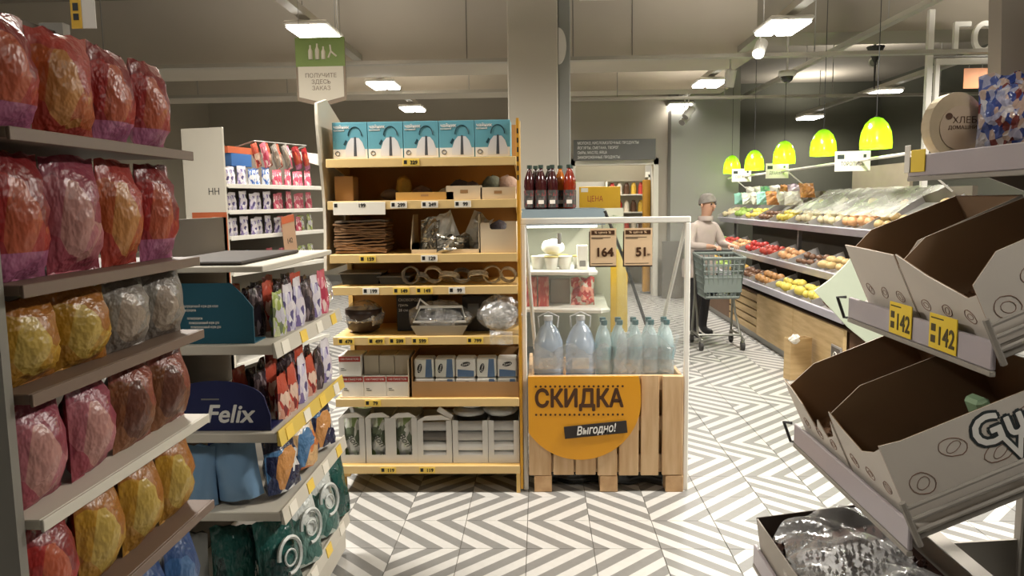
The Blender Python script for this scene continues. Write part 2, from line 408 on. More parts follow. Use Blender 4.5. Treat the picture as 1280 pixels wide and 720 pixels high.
rail('cable_tray', 'pale cable tray crossing the ceiling before the dropped beam', (-5.5, 7.66, 2.91), (6.2, 7.71, 2.93), .1, .035, 5)
rail('cable_tray', 'pale cable tray crossing the ceiling far down the shop', (.35, 10.6, 2.9), (6.2, 10.8, 2.93), .09, .035, 4)
rail('cable_tray', 'thin white tray below the far beam on the left', (-6.4, 10.3, 2.99), (-.3, 10.3, 2.97), .06, .04, 5)

def spot(label, loc, aim, lit=False):
    t = thing('spotlight', label, 'spotlight', loc, group=None)
    MB().cyl((0, 0, 0), (0, 0, 3.072-loc[2] if loc[2] < 3 else H-loc[2]), .01, n=8).build('stem', M_white, t)
    d = Vector(aim).normalized()
    MB().cyl(-d*.09, d*.09, .055, n=14).build('head', M_white, t, smooth=False)
    MB().cyl(d*.088, d*.094, .048, n=14).build('lens', M_lamp if lit else M_grey, t)
spot('lit spotlight hanging from the right track beside the nearest lamp', (2.07, 7.35, 2.93), (-.35, -.6, -.6), True)
spot('unlit grey spotlight head just below the lit one', (2.08, 8.5, 2.84), (-.1, .2, -.8))
spot('white spotlight near the far end of the right track', (2.16, 11.2, 2.78), (-.5, -.3, -.6))
spot('white spotlight turned down beside the dark doorway sign', (2.17, 11.55, 2.72), (-.5, -.5, -.5))
spot('white spotlight next to the black funnel on the far right track', (4.15, 9.8, 3.2), (-.3, -.8, -.2))
fn = thing('funnel_hanger', 'small black funnel-shaped hanger above the produce pendants', 'hanger', (4.0, 9.4, 3.22))
MB().lathe([(.1, .09), (.1, .08), (.012, -.1), (.008, -.4)], 14).build('funnel', M_dark, fn)
MB().cyl((0, 0, .08), (0, 0, H-3.22), .006, n=6).build('cord', M_dark, fn)
dm = thing('dome_camera', 'round white dome security camera under the ceiling tray', 'camera', (2.72, 8.6, 2.86))
MB().lathe([(.09, .06), (.095, .02), (.08, 0)], 16).build('base', M_white, dm, smooth=True)
MB().lathe([(.07, 0), (.06, -.035), (.03, -.06), (.001, -.068)], 16).build('dome', mat('smoke_dome', c(60, 60, 62), .1), dm, smooth=True)
MB().cyl((0, 0, .06), (0, 0, .44), .01, n=6).build('stem', M_white, dm)

# hanging shield-shaped sign on the left
M_sgreen = mat('sign_green', c(128, 150, 78), .6, 0, .05); M_scream = mat('sign_cream', c(226, 218, 200), .6, 0, .03); M_sedge = mat('sign_edge', c(150, 132, 112), .6)
s = thing('hanging_sign', 'green and cream shield sign hanging under the nearest left lamp', 'sign', (-1.57, 5.6, 2.27))
MB().prism([(-.18, .47), (-.18, .03), (0, -.015), (.18, .03), (.18, .47)], 0, .012).build('board', M_sedge, s)
MB().prism([(-.18, .475), (-.18, .27), (.18, .27), (.18, .475)], -.003, 0).build('green_field', M_sgreen, s)
MB().prism([(-.165, .27), (-.165, .055), (0, .015), (.165, .055), (.165, .27)], -.003, 0).build('cream_field', M_scream, s)
for k, (x, hh) in enumerate(((-.07, .1), (-.02, .11), (.025, .09))):
    MB().lathe([(.016, 0), (.016, hh*.6), (.007, hh*.8), (.007, hh)], 10).build('bottle_mark', M_scream, s, (x, -.004, .32), smooth=True)
MB().tube([(.06, -.005, .33), (.08, -.005, .375), (.075, -.005, .42)], .007).tube([(.08, -.005, .375), (.12, -.005, .34)], .007).build('leaf_mark', M_scream, s)
for k, tx in enumerate(('ПОЛУЧИТЕ', 'ЗДЕСЬ', 'ЗАКАЗ')): text(tx, .042, M_sedge, s, (0, -.0042, .205-.045*k))
MB().cyl((-.15, .005, .47), (-.15, .005, H-2.27), .002, n=5).cyl((.15, .005, .47), (.15, .005, H-2.27), .002, n=5).build('cord', M_grey, s)

# doorway in the back wall with its sign and the room behind it
M_frame = mat('door_frame_white', c(224, 220, 206), .5, 0, .03)
d1 = struct(MB().box(.50, 12.24, 0, .58, 12.47, 2.2).box(1.82, 12.24, 0, 1.90, 12.47, 2.2).box(.50, 12.24, 2.1, 1.90, 12.47, 2.2).build('door_1', M_frame))
ds = thing('doorway_sign', 'long dark grey sign with four white text lines over the doorway', 'sign', (1.19, 12.1, 2.32))
MB().box(-.64, -.01, -.15, .64, .03, .17, b=.004).box(-.5, .03, -.1, -.45, .2, -.05).box(.45, .03, -.1, .5, .2, -.05).build('board', mat('sign_slate', c(98, 98, 94), .55, 0, .04), ds)
for k, tx in enumerate(('МОЛОКО, КИСЛОМОЛОЧНЫЕ ПРОДУКТЫ', 'ЙОГУРТЫ, СМЕТАНА, ТВОРОГ', 'СЫРЫ, МАСЛО, ЯЙЦА', 'ЗАМОРОЖЕННЫЕ ПРОДУКТЫ')):
    text(tx, .058, M_ink_white, ds, (-.58, -.012, .115-.073*k), align='LEFT', width=(.95, .64, .46, .66)[k])
struct(MB().box(.2, 14.6, 0, 3.0, 14.7, H).build('wall_storeroom', mat('storeroom_wall', c(196, 192, 182), .7, 0, .03)))
struct(MB().box(.62, 12.9, 1.86, 1.78, 13.0, 2.15).build('trim_7', M_frame))
ll = bpy.data.lights.new('storeroom_light', 'AREA'); ll.size = .8; ll.energy = 50; ll.color = (1, .95, .85)
lo = bpy.data.objects.new('storeroom_light', ll); COL.objects.link(lo); lo.location = (1.3, 13.3, 2.9)
M_yel = mat('signal_yellow', c(222, 176, 26), .5, 0, .05); M_red = mat('red_print', c(170, 44, 38), .5)
yb = thing('yellow_banner', 'yellow promotional banner with red lettering inside the doorway', 'banner', (1.04, 13.1, 1.4))
MB().box(-.35, 0, 0, .35, .03, .38, b=.004).build('board', M_yel, yb); text('ЦЕНА', .13, M_red, yb, (-.08, -.002, .17), width=.26)
MB().box(-.2, -.002, .29, -.32, 0, .36).build('white_patch', M_ink_white, yb)
MB().box(-.3, 0.005, -1.4, -.27, .025, 0).box(.27, .005, -1.4, .3, .025, 0).build('leg', M_grey, yb)
pf = thing('framed_board', 'dark framed picture board standing under the yellow banner', 'board', (1.1, 12.9, .95))
MB().box(-.26, 0, -.95, .26, .02, .43).build('board', mat('board_grey', c(120, 112, 96), .6), pf)
MB().box(-.27, -.01, .41, .27, .02, .44).box(-.27, -.01, -.95, -.245, .02, .41).box(.245, -.01, -.95, .27, .02, .41).build('frame', M_frame, pf)
MB().tube([(.14*math.cos(a), -.004, .22+.08*math.sin(a)) for a in [k*PI/12 for k in range(13)]], .014).build('arch_mark', M_frame, pf)
cl = thing('chilled_cabinet', 'lit white chilled cabinet with shelves seen through the doorway', 'fridge', (1.62, 14.0, 0))
MB().box(-.4, .3, 0, .4, .35, 2.0).box(-.4, 0, 0, -.37, .3, 2).box(.37, 0, 0, .4, .3, 2).box(-.4, 0, 1.95, .4, .35, 2.05).build('body', M_frame, cl)
for k in range(5): MB().box(-.37, 0, .35+k*.32, .37, .3, .37+k*.32).build('shelf', M_frame, cl)
pr = random.Random(3)
for k in range(5):
    for q in range(5):
        pc = [c(190, 60, 50), c(230, 220, 200), c(90, 60, 40), c(210, 170, 60)][pr.randrange(4)]
        o = MB().lathe([(.05, 0), (.05, .15), (.03, .19), (.03, .21)], 8).build('jar', mat('jar_%d' % ((k+q) % 4), [c(190, 60, 50), c(230, 220, 200), c(90, 60, 40), c(210, 170, 60)][(k+q) % 4]), None, (1.35+q*.13, 14.12, .372+k*.32))
        tag(o, 'small jar, %s on the %s lit shelf seen through the doorway' % (('first', 'second', 'third', 'fourth', 'fifth')[q], ('lowest', 'second', 'middle', 'fourth', 'top')[k]), 'jar', 'jars in the lit cabinet beyond the doorway')
yp = thing('yellow_post', 'orange-yellow perforated post standing in the doorway', 'post', (1.78, 12.6, 0))
MB().box(-.07, 0, 0, .05, .12, 1.87, b=.006).build('post', mat('amber_paint', c(206, 150, 36), .5, 0, .1), yp); MB().box(-.09, -.02, 0, .07, .14, .03).build('foot', M_grey, yp)
dd = struct(MB().box(1.92, 11.9, 0, 2.24, 11.97, .9, b=.005).build('trim_8', mat('dark_panel', c(112, 108, 100), .6)))
# ------------------------------------------------------------------ yellow end rack with household goods
YF, YB = 3.92, 4.42
M_ysh = mat('shelf_yellow', c(222, 182, 108), .5, 0, .05, 3); M_ybk = mat('rack_back', c(190, 142, 84), .7, 0, .08, 2)
M_rail = mat('price_rail_cream', c(226, 194, 134), .35, 0, .04, 4); M_tagy = mat('tag_yellow', c(240, 205, 90), .5, 0, .03); M_tagw = mat('tag_white', c(240, 234, 220), .5, 0, .03)
M_card = mat('cardboard', c(170, 130, 84), .8, 0, .08, 7); M_cream = mat('cream_card', c(226, 206, 174), .7, 0, .05, 5); M_paper = mat('white_paper', c(232, 228, 220), .7, 0, .04, 5)
M_bag = clear('clear_film', tr=.58, gl=.25, bump=.9, nscale=18, rough=.15, vary=.25)
M_kraft = mat('kraft', c(150, 112, 76), .8, 0, .15, 9, .2)
rack = thing('end_rack', 'yellow shelf rack with seven loaded shelves beside the discount crate', 'shelf rack', (-.59, YF, 0))
XL, XR = -.5, .476           # local x of the shelf ends
for x in (XL-.02, XR-.012):
    p = MB().box(x, .42, 0, x+.025, .47, 2.0).build('post', M_ysh, rack)
pf = MB().box(XR+.002, .0, .02, XR+.016, .03, 1.97).build('perforated_post', mat('post_yellow', c(214, 156, 40), .5, 0, .1), rack)
for k in range(40): MB().box(XR+.005, -.001, .06+k*.047, XR+.013, .001, .085+k*.047).build('slot', M_dark, pf) if k > 33 else None
MB().box(XL, .45, .1, XR, .47, 1.98).build('back_panel', M_ybk, rack)
SZ = [1.78, 1.565, 1.288, 1.12, .855, .522, .154]
tags = {0: [(-.06, 'y', '329')], 1: [(-.335, 'W', '199'), (-.13, 'w', '299'), (.03, 'w', '249'), (.2, 'w', '99')], 2: [(-.3, 'y', '159'), (.02, 'w', '129')], 3: [(-.29, 'w', '199'), (-.13, 'y', '149'), (-.01, 'y', '149'), (.16, 'w', '99')],
        4: [(-.43, 'y', '479'), (-.27, 'y', '499'), (-.16, 'y', '599'), (-.04, 'y', '599'), (.25, 'y', '799')], 5: [(-.3, 'y', '79')], 6: [(-.23, 'y', '119'), (-.02, 'y', '119')]}
for i, z in enumerate(SZ):
    y0 = 0 if i else .0
    sh = MB().box(XL, y0, z-.02, XR, .45, z-.002, b=.003).build('shelf', M_ysh, rack)
    MB().box(XL, y0-.012, z-.046, XR, y0, z-.002, b=.002).build('price_rail', M_rail, sh)
    for x, kind, tx in tags[i]:
        w, hh = (.27, .065) if kind == 'W' else (.085, .034)
        pt = MB().box(x-w/2, y0-.0155, z-.008-hh, x+w/2, y0-.0125, z-.008, b=.001).build('price_tag', M_tagy if kind == 'y' else M_tagw, rack)
        text(tx, .026, M_black, pt, (x+.014, y0-.016, z-.026), bold=.03)
        MB().box(x-w/2+.006, y0-.0162, z-.033, x-w/2+.022, y0-.0156, z-.014).build('code_patch', M_black, pt)
    for x in (XL+.004, XR-.012): MB().prism([(y0+.02, z-.02), (.44, z-.02), (.44, z-.09)], x, x+.008, 'x').build('bracket', M_ysh, rack)
MB().box(XL, .41, 0, XR, .44, .1).build('plinth', mat('plinth_shadow', c(70, 60, 52), .7), rack)  # dark strip painted in for shade under the rack; no real plinth
MB().box(XL, -.004, .0, XL+.03, .05, .12).box(XL+.03, 0, .09, XL+.06, .03, .12).build('foot', M_ysh, rack)
MB().box(XR-.02, -.004, .0, XR, .05, .12).build('foot', M_ysh, rack)
# translucent wavy side panel on the left of the rack
sp = MB()
edge = [(.03 + .05*math.sin(t*5.2)*(.4+t*.6), 1.2+.86*t) for t in [k/16 for k in range(17)]]
sp.prism([(.46, 1.2)]+[(a, z) for a, z in edge]+[(.16, 2.1), (.46, 2.0)], XL-.045, XL-.03, 'x')
sp.build('side_panel', mat('frosted_panel', c(214, 206, 190), .5, 0, .04), rack)

def on(i, px, dy=.03, dz=0): return (px-.59, YF+dy, SZ[i]-.0008+dz)

# kettle boxes
M_teal = mat('kettle_box_teal', c(100, 164, 180), .45, 0, .06, 4); M_tdark = mat('kettle_handle_print', c(20, 66, 78), .5); M_sil = mat('kettle_print_silver', c(220, 220, 222), .4, 0, .05); M_steel = mat('kettle_print_dark', c(74, 78, 86), .5)
def kettle_box():
    t = thing('kettle_box', '', 'box')
    MB().box(-.091, 0, 0, .091, .2, .187, b=.002).build('carton', M_teal, t)
    MB().box(-.089, -.0006, .003, .089, 0, .05).build('white_band', M_paper, t)
    k = MB().prism([(x+.026, z) for x, z in [(-.052, .012), (-.05, .05), (-.038, .085), (-.02, .107), (.02, .107), (.038, .085), (.05, .05), (.052, .012)]], -.0014, -.0006).build('kettle_print', M_sil, t)
    MB().prism([(.018, .014), (.022, .112), (.032, .112), (.034, .014)], -.0018, -.0014).build('shade_stripe', M_steel, k)
    MB().tube([(.026+.035*math.cos(a), -.001, .118+.045*math.sin(a)) for a in [PI*q/14 for q in range(15)]], .0028).build('handle_print', M_tdark, t)
    MB().prism([(-.035, .075), (-.022, .098), (-.013, .09), (-.026, .068)], -.0014, -.0006).build('spout_print', M_tdark, t)
    MB().tube([(-.066+.011*math.cos(a), -.001, .028+.011*math.sin(a)) for a in [2*PI*q/12 for q in range(12)]], .002, closed=True).build('badge', M_steel, t)
    text('чайник', .024, M_ink_white, t, (-.084, -.0012, .162), align='LEFT', bold=.02); text('кухонный', .012, M_ink_white, t, (-.084, -.0012, .146), align='LEFT', bold=.02)
    return t
kb = kettle_box(); pos = ['leftmost', 'second from the left', 'middle', 'second from the right', 'rightmost']
for i in range(5):
    o = kb if i == 0 else dup(kb, (0, 0, 0))
    o.location = on(0, -.382+i*.1845, .035); o['label'] = 'teal kettle box with silver kettle picture, %s of the top row' % pos[i]; o['group'] = 'kettle boxes on the top shelf'

# shelf 2: trays and soft toys
bx = tag(MB().box(-.05, 0, 0, .05, .12, .13, b=.003).build('carton', M_card, None, on(1, -.44, .1)), 'small brown carton at the left end of the second shelf', 'box')
yl = tag(blob(.05, .9, .8, 1.3, 10, 7).build('plush_toy', mat('mustard_plush', c(176, 132, 44), .9, 0, .2, 30, .5), None, on(1, -.13, .16), smooth=True), 'mustard yellow plush lump on the second shelf', 'toy')
for k, (x, sc, cc, nm) in enumerate(((-.03, .75, c(110, 78, 56), 'brown'), (-.2, .6, c(96, 74, 58), 'dark'))):
    tag(blob(.05, 1.1, .9, sc, 9, 6).build('plush_toy', mat('plush_%s' % nm, cc, .9, 0, .2, 30, .5), None, on(1, x, .14), smooth=True), '%s plush lump on the second shelf beside the mustard one' % nm, 'toy')
trn = ['long low mustard tray in the middle of the second shelf', 'cream tray with handle slot on the second shelf', 'cream tray at the right end of the second shelf']
for k, (x, w, hh, mm) in enumerate(((.0, .3, .04, mat('tray_mustard', c(206, 160, 84), .7)), (.205, .185, .07, M_cream), (.38, .18, .06, M_cream))):
    t = thing('display_tray', trn[k], 'tray', on(1, x, .02), group='trays on the second shelf')
    tray(w, .2, hh).build('carton', mm, t)
    MB().box(-.02, -.001, hh*.45, .02, 0, hh*.7).build('slot', M_card, t)
itm = [(.18, .055, .05, c(66, 54, 46), 'dark brown'), (.24, .05, .045, c(92, 72, 58), 'brown'), (.35, .06, .06, c(112, 112, 92), 'grey-green'), (.43, .065, .06, c(206, 172, 150), 'pink'), (.1, .045, .03, c(206, 190, 170), 'pale')]
for x, rr, sz, cc, nm in itm:
    tag(blob(rr, 1, .9, sz/rr*.9, 10, 6, .15).build('felt_slipper', mat('felt_'+nm, cc, .95, 0, .2, 40, .5), None, on(1, x, .1, .012 if x > .12 else .006), smooth=True), '%s fuzzy bundle lying in a second-shelf tray' % nm, 'bundle')

# shelf 3: kraft bundle, foil packs, notched carton
t = thing('folded_sack_stack', 'stack of folded brown kraft sacks at the left of the third shelf', 'sacks', on(2, -.35, .04))
for k in range(13):
    def fn(u, v, k=k): return ((u-.5)*.27+RND.uniform(-.006, .006), v*.22+RND.uniform(-.004, .004), k*.0135+.012*math.sin(u*3+k)*.35+RND.uniform(-.003, .003)+.012)
    top = MB().grid(fn, 8, 3); n = len(top.v)
    top.v += [(x, y, z-.009) for x, y, z in top.v[:n]]; top.f += [tuple(i+n for i in f)[::-1] for f in top.f[:]]
    for i in range(8): top.f.append((i, i+n, i+1+n, i+1)); top.f.append((27+i, 28+i, 28+i+n, 27+i+n))
    for j in range(3): top.f.append((j*9, (j+1)*9, (j+1)*9+n, j*9+n)); top.f.append((j*9+8, j*9+8+n, (j+1)*9+8+n, (j+1)*9+8))
    top.m = [0]*len(top.f); top.build('folded_sack', mat('kraft_grey', c(120, 104, 88), .8) if k == 12 else M_kraft, t)
t = thing('flap_carton', 'open cream carton with raised side flaps holding foil packs', 'box', on(2, .1, .02))
b = tray(.36, .25, .05, .004, [(-.18, .02), (.18, .02)]); b.prism([(0, .0), (0, .05), (.1, .2), (.25, .2), (.25, 0)], -.18, -.176, 'x'); b.prism([(0, 0), (0, .2), (.25, .2), (.25, 0)], .176, .18, 'x'); b.build('carton', M_cream, t)
M_foil = mat('silver_foil', c(206, 200, 186), .22, .85, .3, 30, .9); M_wfoil = mat('white_foil', c(238, 236, 226), .3, .1, .08, 20, .8)
for k, (x, w, hh, mm, a, nm) in enumerate(((-.11, .1, .17, M_foil, .06, 'silver foil pack leaning at the left of the flap carton'), (.0, .14, .19, M_wfoil, -.35, 'white foil pack in the middle of the flap carton'), (.1, .12, .18, M_wfoil, .45, 'white foil pack leaning right in the flap carton'), (.02, .2, .09, M_foil, 0, 'crumpled silver pack lying low in the flap carton'))):
    tag(pillow(w, hh, .06, 7, 9, wob=.012).build('foil_pack', mm, None, on(2, .12+x, .07+.04*(k % 3) if k < 3 else .05, .006+.1*abs(a)*w*4), (0, a, .2*k), False), nm, 'foil pack', 'foil packs in the flap carton')
t = thing('notched_carton', 'cream carton with a hand notch at the right end of the third shelf', 'box', on(2, .378, .02))
tray(.185, .25, .155, .004, [(-.0925, .155), (-.045, .155), (-.043, .128), (-.035, .12), (.035, .12), (.043, .128), (.045, .155), (.0925, .155)]).build('carton', M_cream, t)
tag(blob(.075, 1, 1, 1, 12, 8, .1).build('dark_bundle', mat('dark_net', c(70, 62, 66), .6, 0, .4, 60, .6), None, on(2, .378, .13, .012), smooth=True), 'dark netted bundle inside the notched cream carton', 'bundle')

# shelf 4: pans and coiled cords
for k, (x, w, mm, nm) in enumerate(((-.37, .22, mat('pan_dark', c(58, 58, 54), .4, .2), 'dark grey flat pan at the left of the fourth shelf'), (-.19, .17, mat('pan_grey', c(92, 90, 84), .4, .3), 'long grey tool lying behind the cords on the fourth shelf'))):
    t = thing('baking_tin', nm, 'tin', on(3, x, .1))
    MB().prism([(-w/2, .06-.02*k), (-w/2+.015, 0), (w/2-.015, 0), (w/2, .06-.02*k)], 0, .2).build('tin', mm, t); MB().box(-w/2-.006, -.006, .055-.02*k, w/2+.006, .206, .063-.02*k, b=.002).build('rim', M_grey, t)
M_cord = mat('jute_cord', c(206, 186, 152), .8, 0, .15, 60, .4); M_gcord = mat('grey_cord', c(150, 140, 124), .8, 0, .15, 60, .4)
cords = [(-.09, .045, 0, M_gcord, 'grey coiled cord standing on the fourth shelf'), (-.03, .03, .9, M_gcord, 'small grey coil next to the big grey coil'), (.03, .045, .5, M_cord, 'pale coil leaning left in the middle of the fourth shelf'), (.115, .05, 1.15, M_cord, 'pale coil lying flat in the middle of the fourth shelf'), (.18, .045, -.9, M_gcord, 'tan coil lying slanted right of the middle'), (.265, .05, 1.1, M_cord, 'pale coil slumped over the shelf edge'), (.34, .044, .05, M_cord, 'round pale coil standing at the right of the fourth shelf'), (.425, .04, .4, M_cord, 'narrow pale coil at the right end of the fourth shelf')]
for x, rr, lean, mm, nm in cords:
    b = MB()
    for q in range(4):
        r2 = rr-.003*RND.random(); off = (q-1.5)*.007
        b.tube([(r2*math.cos(a)*(1+.1*RND.random()), off+RND.uniform(-.002, .002), r2*math.sin(a)*(1+.08*RND.random())) for a in [2*PI*k/18 for k in range(18)]], .0045, 5, closed=True)
    z = max(rr*math.cos(lean)+.016*abs(math.sin(lean)), .016)
    tag(b.build('cord_coil', mm, None, on(3, x, .06, z+.006), (lean, 0, RND.uniform(-.3, .3)), True), nm, 'cord')

# shelf 5: wrapped cookware
t = thing('wrapped_pot', 'dark round pot wrapped in clear film at the left of the fifth shelf', 'pot', on(4, -.37, .05))
MB().lathe([(.05, 0), (.085, .02), (.1, .1), (.1, .13), (.09, .13), (.085, .05), (.001, .03)], 20, 0, .1).build('pot', mat('pot_brown', c(62, 46, 38), .35), t, smooth=True)
b = blob(.1, 1.15, 1.05, .85, 14, 9, .06); b.v = [(x, y+.11, z) for x, y, z in b.v]; b.build('film', M_bag, t, smooth=False)
t = thing('cookware_box', 'black cookware box with white lettering on the fifth shelf', 'box', on(4, -.09, .16))
MB().box(-.1, 0, 0, .1, .2, .2, b=.002).build('carton', mat('black_carton', c(44, 42, 42), .4), t)
for k in range(3): text(('СКОВОРОДА', 'гриль', '28 см')[k], .02, M_ink_white, t, (-.09, -.001, .17-.028*k), align='LEFT')
t = thing('wrapped_roaster', 'white-rimmed roasting dish under clear film in the middle of the fifth shelf', 'dish', on(4, .06, .01))
MB().prism([(-.15, .05), (-.12, 0), (.12, 0), (.15, .05)], .0, .14).build('dish', mat('dish_taupe', c(150, 136, 112), .4), t)
b = MB(); b.prism([(-.13, .075), (.13, .075), (.11, .14), (-.1, .14)], .02, .03); b.build('grill_plate', M_dark, t)
b = MB(); b.tube([(-.14, .018, .07), (.14, .018, .07), (.12, .018, .15), (-.1, .018, .15)], .008, closed=True); b.tube([(-.12, .018, .14), (-.1, .018, .19), (-.05, .018, .15)], .006); b.build('white_rim', M_paper, t)
b = blob(.1, 1.75, .8, .88, 14, 8, .08); b.v = [(x, y+.075, max(z, .001)) for x, y, z in b.v]; b.build('film', M_bag, t)
t = thing('dark_pan_box', 'dark box standing behind the crumpled film bag on the fifth shelf', 'box', on(4, .26, .14))
MB().box(-.09, 0, 0, .09, .2, .19, b=.002).build('carton', mat('charcoal_carton', c(74, 66, 58), .5, 0, .3, 12), t); MB().box(-.06, -.001, .08, .0, 0, .15).build('picture', M_grey, t)
t = thing('film_bundle', 'crumpled clear film bundle bulging over the right end of the fifth shelf', 'bundle', on(4, .38, -.045, .012))
b = blob(.1, 1.18, .95, .95, 18, 12, .1); b.v = [(x, y+.1, z-.0) for x, y, z in b.v]; b.build('film', M_bag, t)
b = blob(.075, 1.2, .9, 1, 12, 8, .1); b.v = [(x, y+.1, z+.008) for x, y, z in b.v]; b.build('contents', mat('pale_bowl', c(190, 186, 176), .4, 0, .2, 16), t)
MB().grid(lambda u, v: (-.05+.12*u, -.006-.012*math.sin(v*3), -.05+.07*v+RND.uniform(-.006, .006)), 4, 3).build('loose_tail', M_bag, t)

# shelf 6: white boxes with red band, carton of tissue packs
M_redb = mat('red_band', c(176, 60, 50), .5)
def wbox(x, z, dy, band, label, group, w=.125, hh=.11):
    t = thing('paper_box', label, 'box', on(5, x, dy, z), group=group)
    MB().box(-w/2, 0, 0, w/2, .16, hh, b=.002).build('carton', M_paper if band else mat('plain_box', c(190, 178, 156), .7), t)
    if band:
        bd = MB().box(-w/2+.002, -.001, hh-.032, w/2-.002, 0, hh-.004).build('red_band', M_redb, t)
        text('100 ПАКЕТОВ', .014, M_ink_white, bd, (0, -.0014, hh-.018), width=w*.8)
        MB().box(-w/2+.012, -.001, .03, -w/2+.04, 0, .034).box(-w/2+.012, -.001, .04, -w/2+.03, 0, .044).build('fine_print', M_grey, t)
for k in range(3): wbox(-.415+k*.121, .004, .025, True, 'white box with red band, %s of the bottom row on the sixth shelf' % ('left', 'middle', 'right')[k], 'red-banded paper boxes', .119)
wbox(-.425, .115, .02, True, 'white box with red band sitting alone on top of the row', 'red-banded paper boxes', .119)
for k in range(3): wbox(-.315+k*.083, .115, .05, False, 'plain beige box set back on the upper row, %s of three' % ('left', 'middle', 'right')[k], 'plain boxes above the red-banded row', .08, .105)
MB().box(-.482, .01, -.0, -.11, .25, .003).build('tray_base', M_cream, tag(bpy.data.objects.new('box_tray', None), 'flat cream tray under the red-banded boxes on the sixth shelf', 'tray'))
tr = bpy.data.objects['box_tray']; COL.objects.link(tr); tr.location = on(5, 0, 0)
MB().prism([(.01, .003), (.01, .2), (.25, .215), (.25, .003)], -.113, -.11, 'x').build('tray_end', M_cream, tr)
t = thing('tissue_carton', 'open brown carton filled with small blue and white tissue packs', 'carton', on(5, .19, .015))
tray(.57, .28, .215, .004, [(-.285, .085), (.285, .08)]).build('carton', M_card, t)
M_blue = mat('tissue_blue', c(96, 124, 160), .45, 0, .15, 20)
def tissue(x, y, z, w, hh, flip, label):
    t = thing('tissue_pack', label, 'tissue pack', on(5, x, y, z), group='tissue packs in the brown carton')
    MB().box(-w/2, 0, 0, w/2, .1, hh, b=.008).build('pack', M_wfoil if not flip % 2 else M_paper, t)
    if flip % 2 == 0: MB().prism([(w*.05, .004), (w*.12, hh-.004), (w*.38, hh-.004), (w*.42, .004)], -.0012, 0).build('blue_panel', M_blue, t); cx, cz, a = -w*.22, hh*.5, PI/2*.85
    else: MB().prism([(-w*.4, .006), (w*.42, .006), (w*.42, hh*.36), (-w*.4, hh*.44)], -.0012, 0).build('blue_panel', M_blue, t); cx, cz, a = 0, hh*.7, .2
    el = MB().prism([(cx+.026*math.cos(q)*math.cos(a)-.012*math.sin(q)*math.sin(a), cz+.026*math.cos(q)*math.sin(a)+.012*math.sin(q)*math.cos(a)) for q in [2*PI*k/16 for k in range(16)]], -.0022, -.0012).build('oval_mark', M_black, t)
    text('Zewo', .018, M_ink_white, el, (cx, -.0026, cz), (PI/2, -a, 0))
od = ['first', 'second', 'third', 'fourth', 'fifth']
for k in range(5):
    tissue(-.03+k*.111, .032, .1, .106, .105, (0, 0, 1, 0, 1)[k], 'white and blue tissue pack, %s from left in the upper row of the carton' % od[k])
    tissue(-.03+k*.111, .027, .006, .108, .092, (1, 0, 1, 0, 0)[k], 'white tissue pack, %s from left in the lower row of the carton' % od[k])

# shelf 7: white window boxes with paper rolls and leaf-print packs
M_wcart = mat('white_carton', c(220, 217, 210), .6, 0, .05, 6); M_leaf = print_mat('leaf_print', [c(214, 220, 200), c(150, 170, 110), c(222, 222, 214), c(226, 226, 220), c(108, 120, 96)], 4, .4)
M_roll = mat('paper_roll', c(196, 194, 190), .9, 0, .1, 30, .3); M_rollw = mat('paper_roll_white', c(236, 235, 231), .9, 0, .05)
xs = [(-.43, .14), (-.288, .135), (-.148, .145), (.018, .185), (.21, .19), (.39, .165)]
wl = ['leaf-print window box at the left end of the bottom shelf', 'leaf-print window box second from the left on the bottom shelf', 'leaf-print window box third from the left on the bottom shelf', 'white window box with one dark pack over white rolls', 'white window box stacked with white rolls, second from the right', 'white window box stacked with white rolls at the right end']
for k, (x, w) in enumerate(xs):
    hh = .235 if k > 2 else .25
    t = thing('window_box', wl[k], 'box', on(6, x, .03), group='white window boxes on the bottom shelf')
    b = MB(); fw = .03
    b.box(-w/2, 0, 0, -w/2+fw, .003, hh).box(w/2-fw, 0, 0, w/2, .003, hh).box(-w/2+fw, 0, 0, w/2-fw, .003, .045)
    b.box(-w/2, .003, 0, -w/2+.003, .22, hh).box(w/2-.003, .003, 0, w/2, .22, hh).box(-w/2, .22, 0, w/2, .223, hh).box(-w/2, .003, 0, w/2, .22, .003)
    b.build('carton', M_wcart, t)
    if k in (0, 1, 2, 3):
        z0 = hh; MB().prism([(-w/2, z0), (-w/4, z0+.025), (w/5, z0+.03), (w/2, z0+.005)], .0, .006).build('torn_flap', M_paper, t)
    if k < 3:
        o = tag(pillow(w-.03, .24, .06, 6, 8, wob=.006).build('leaf_print_pack', M_leaf, None, on(6, x, .03+.05, .004)), 'green leaf-print paper pack inside %s' % ('the leftmost window box', 'the second window box', 'the third window box')[k], 'paper pack', 'leaf-print packs')
        text('Bon', .05, mat('leaf_ink', c(70, 78, 62), .6), o, (0, -.037, .12), (PI/2, .9, 0), shear=.3)
    else:
        for q in range(4 if k > 3 else 4):
            mm = [M_rollw, M_rollw, M_roll, M_roll][q]; dark = (k == 3 and q == 2)
            z = .005+q*.055
            o = MB().cyl((-w/2+.012, 0, 0), (w/2-.012, 0, 0), .026, n=14).build('paper_roll', mat('grey_pack', c(112, 108, 102), .6) if dark else mm, None, on(6, x, .06, z+.027))
            tag(o, '%s paper roll, %s of the pile in %s' % ('grey' if q > 1 else 'white', ('lowest', 'second', 'third', 'topmost')[q], {3: 'the fourth window box', 4: 'the fifth window box', 5: 'the right end window box'}[k]), 'paper roll', 'paper rolls in window boxes')
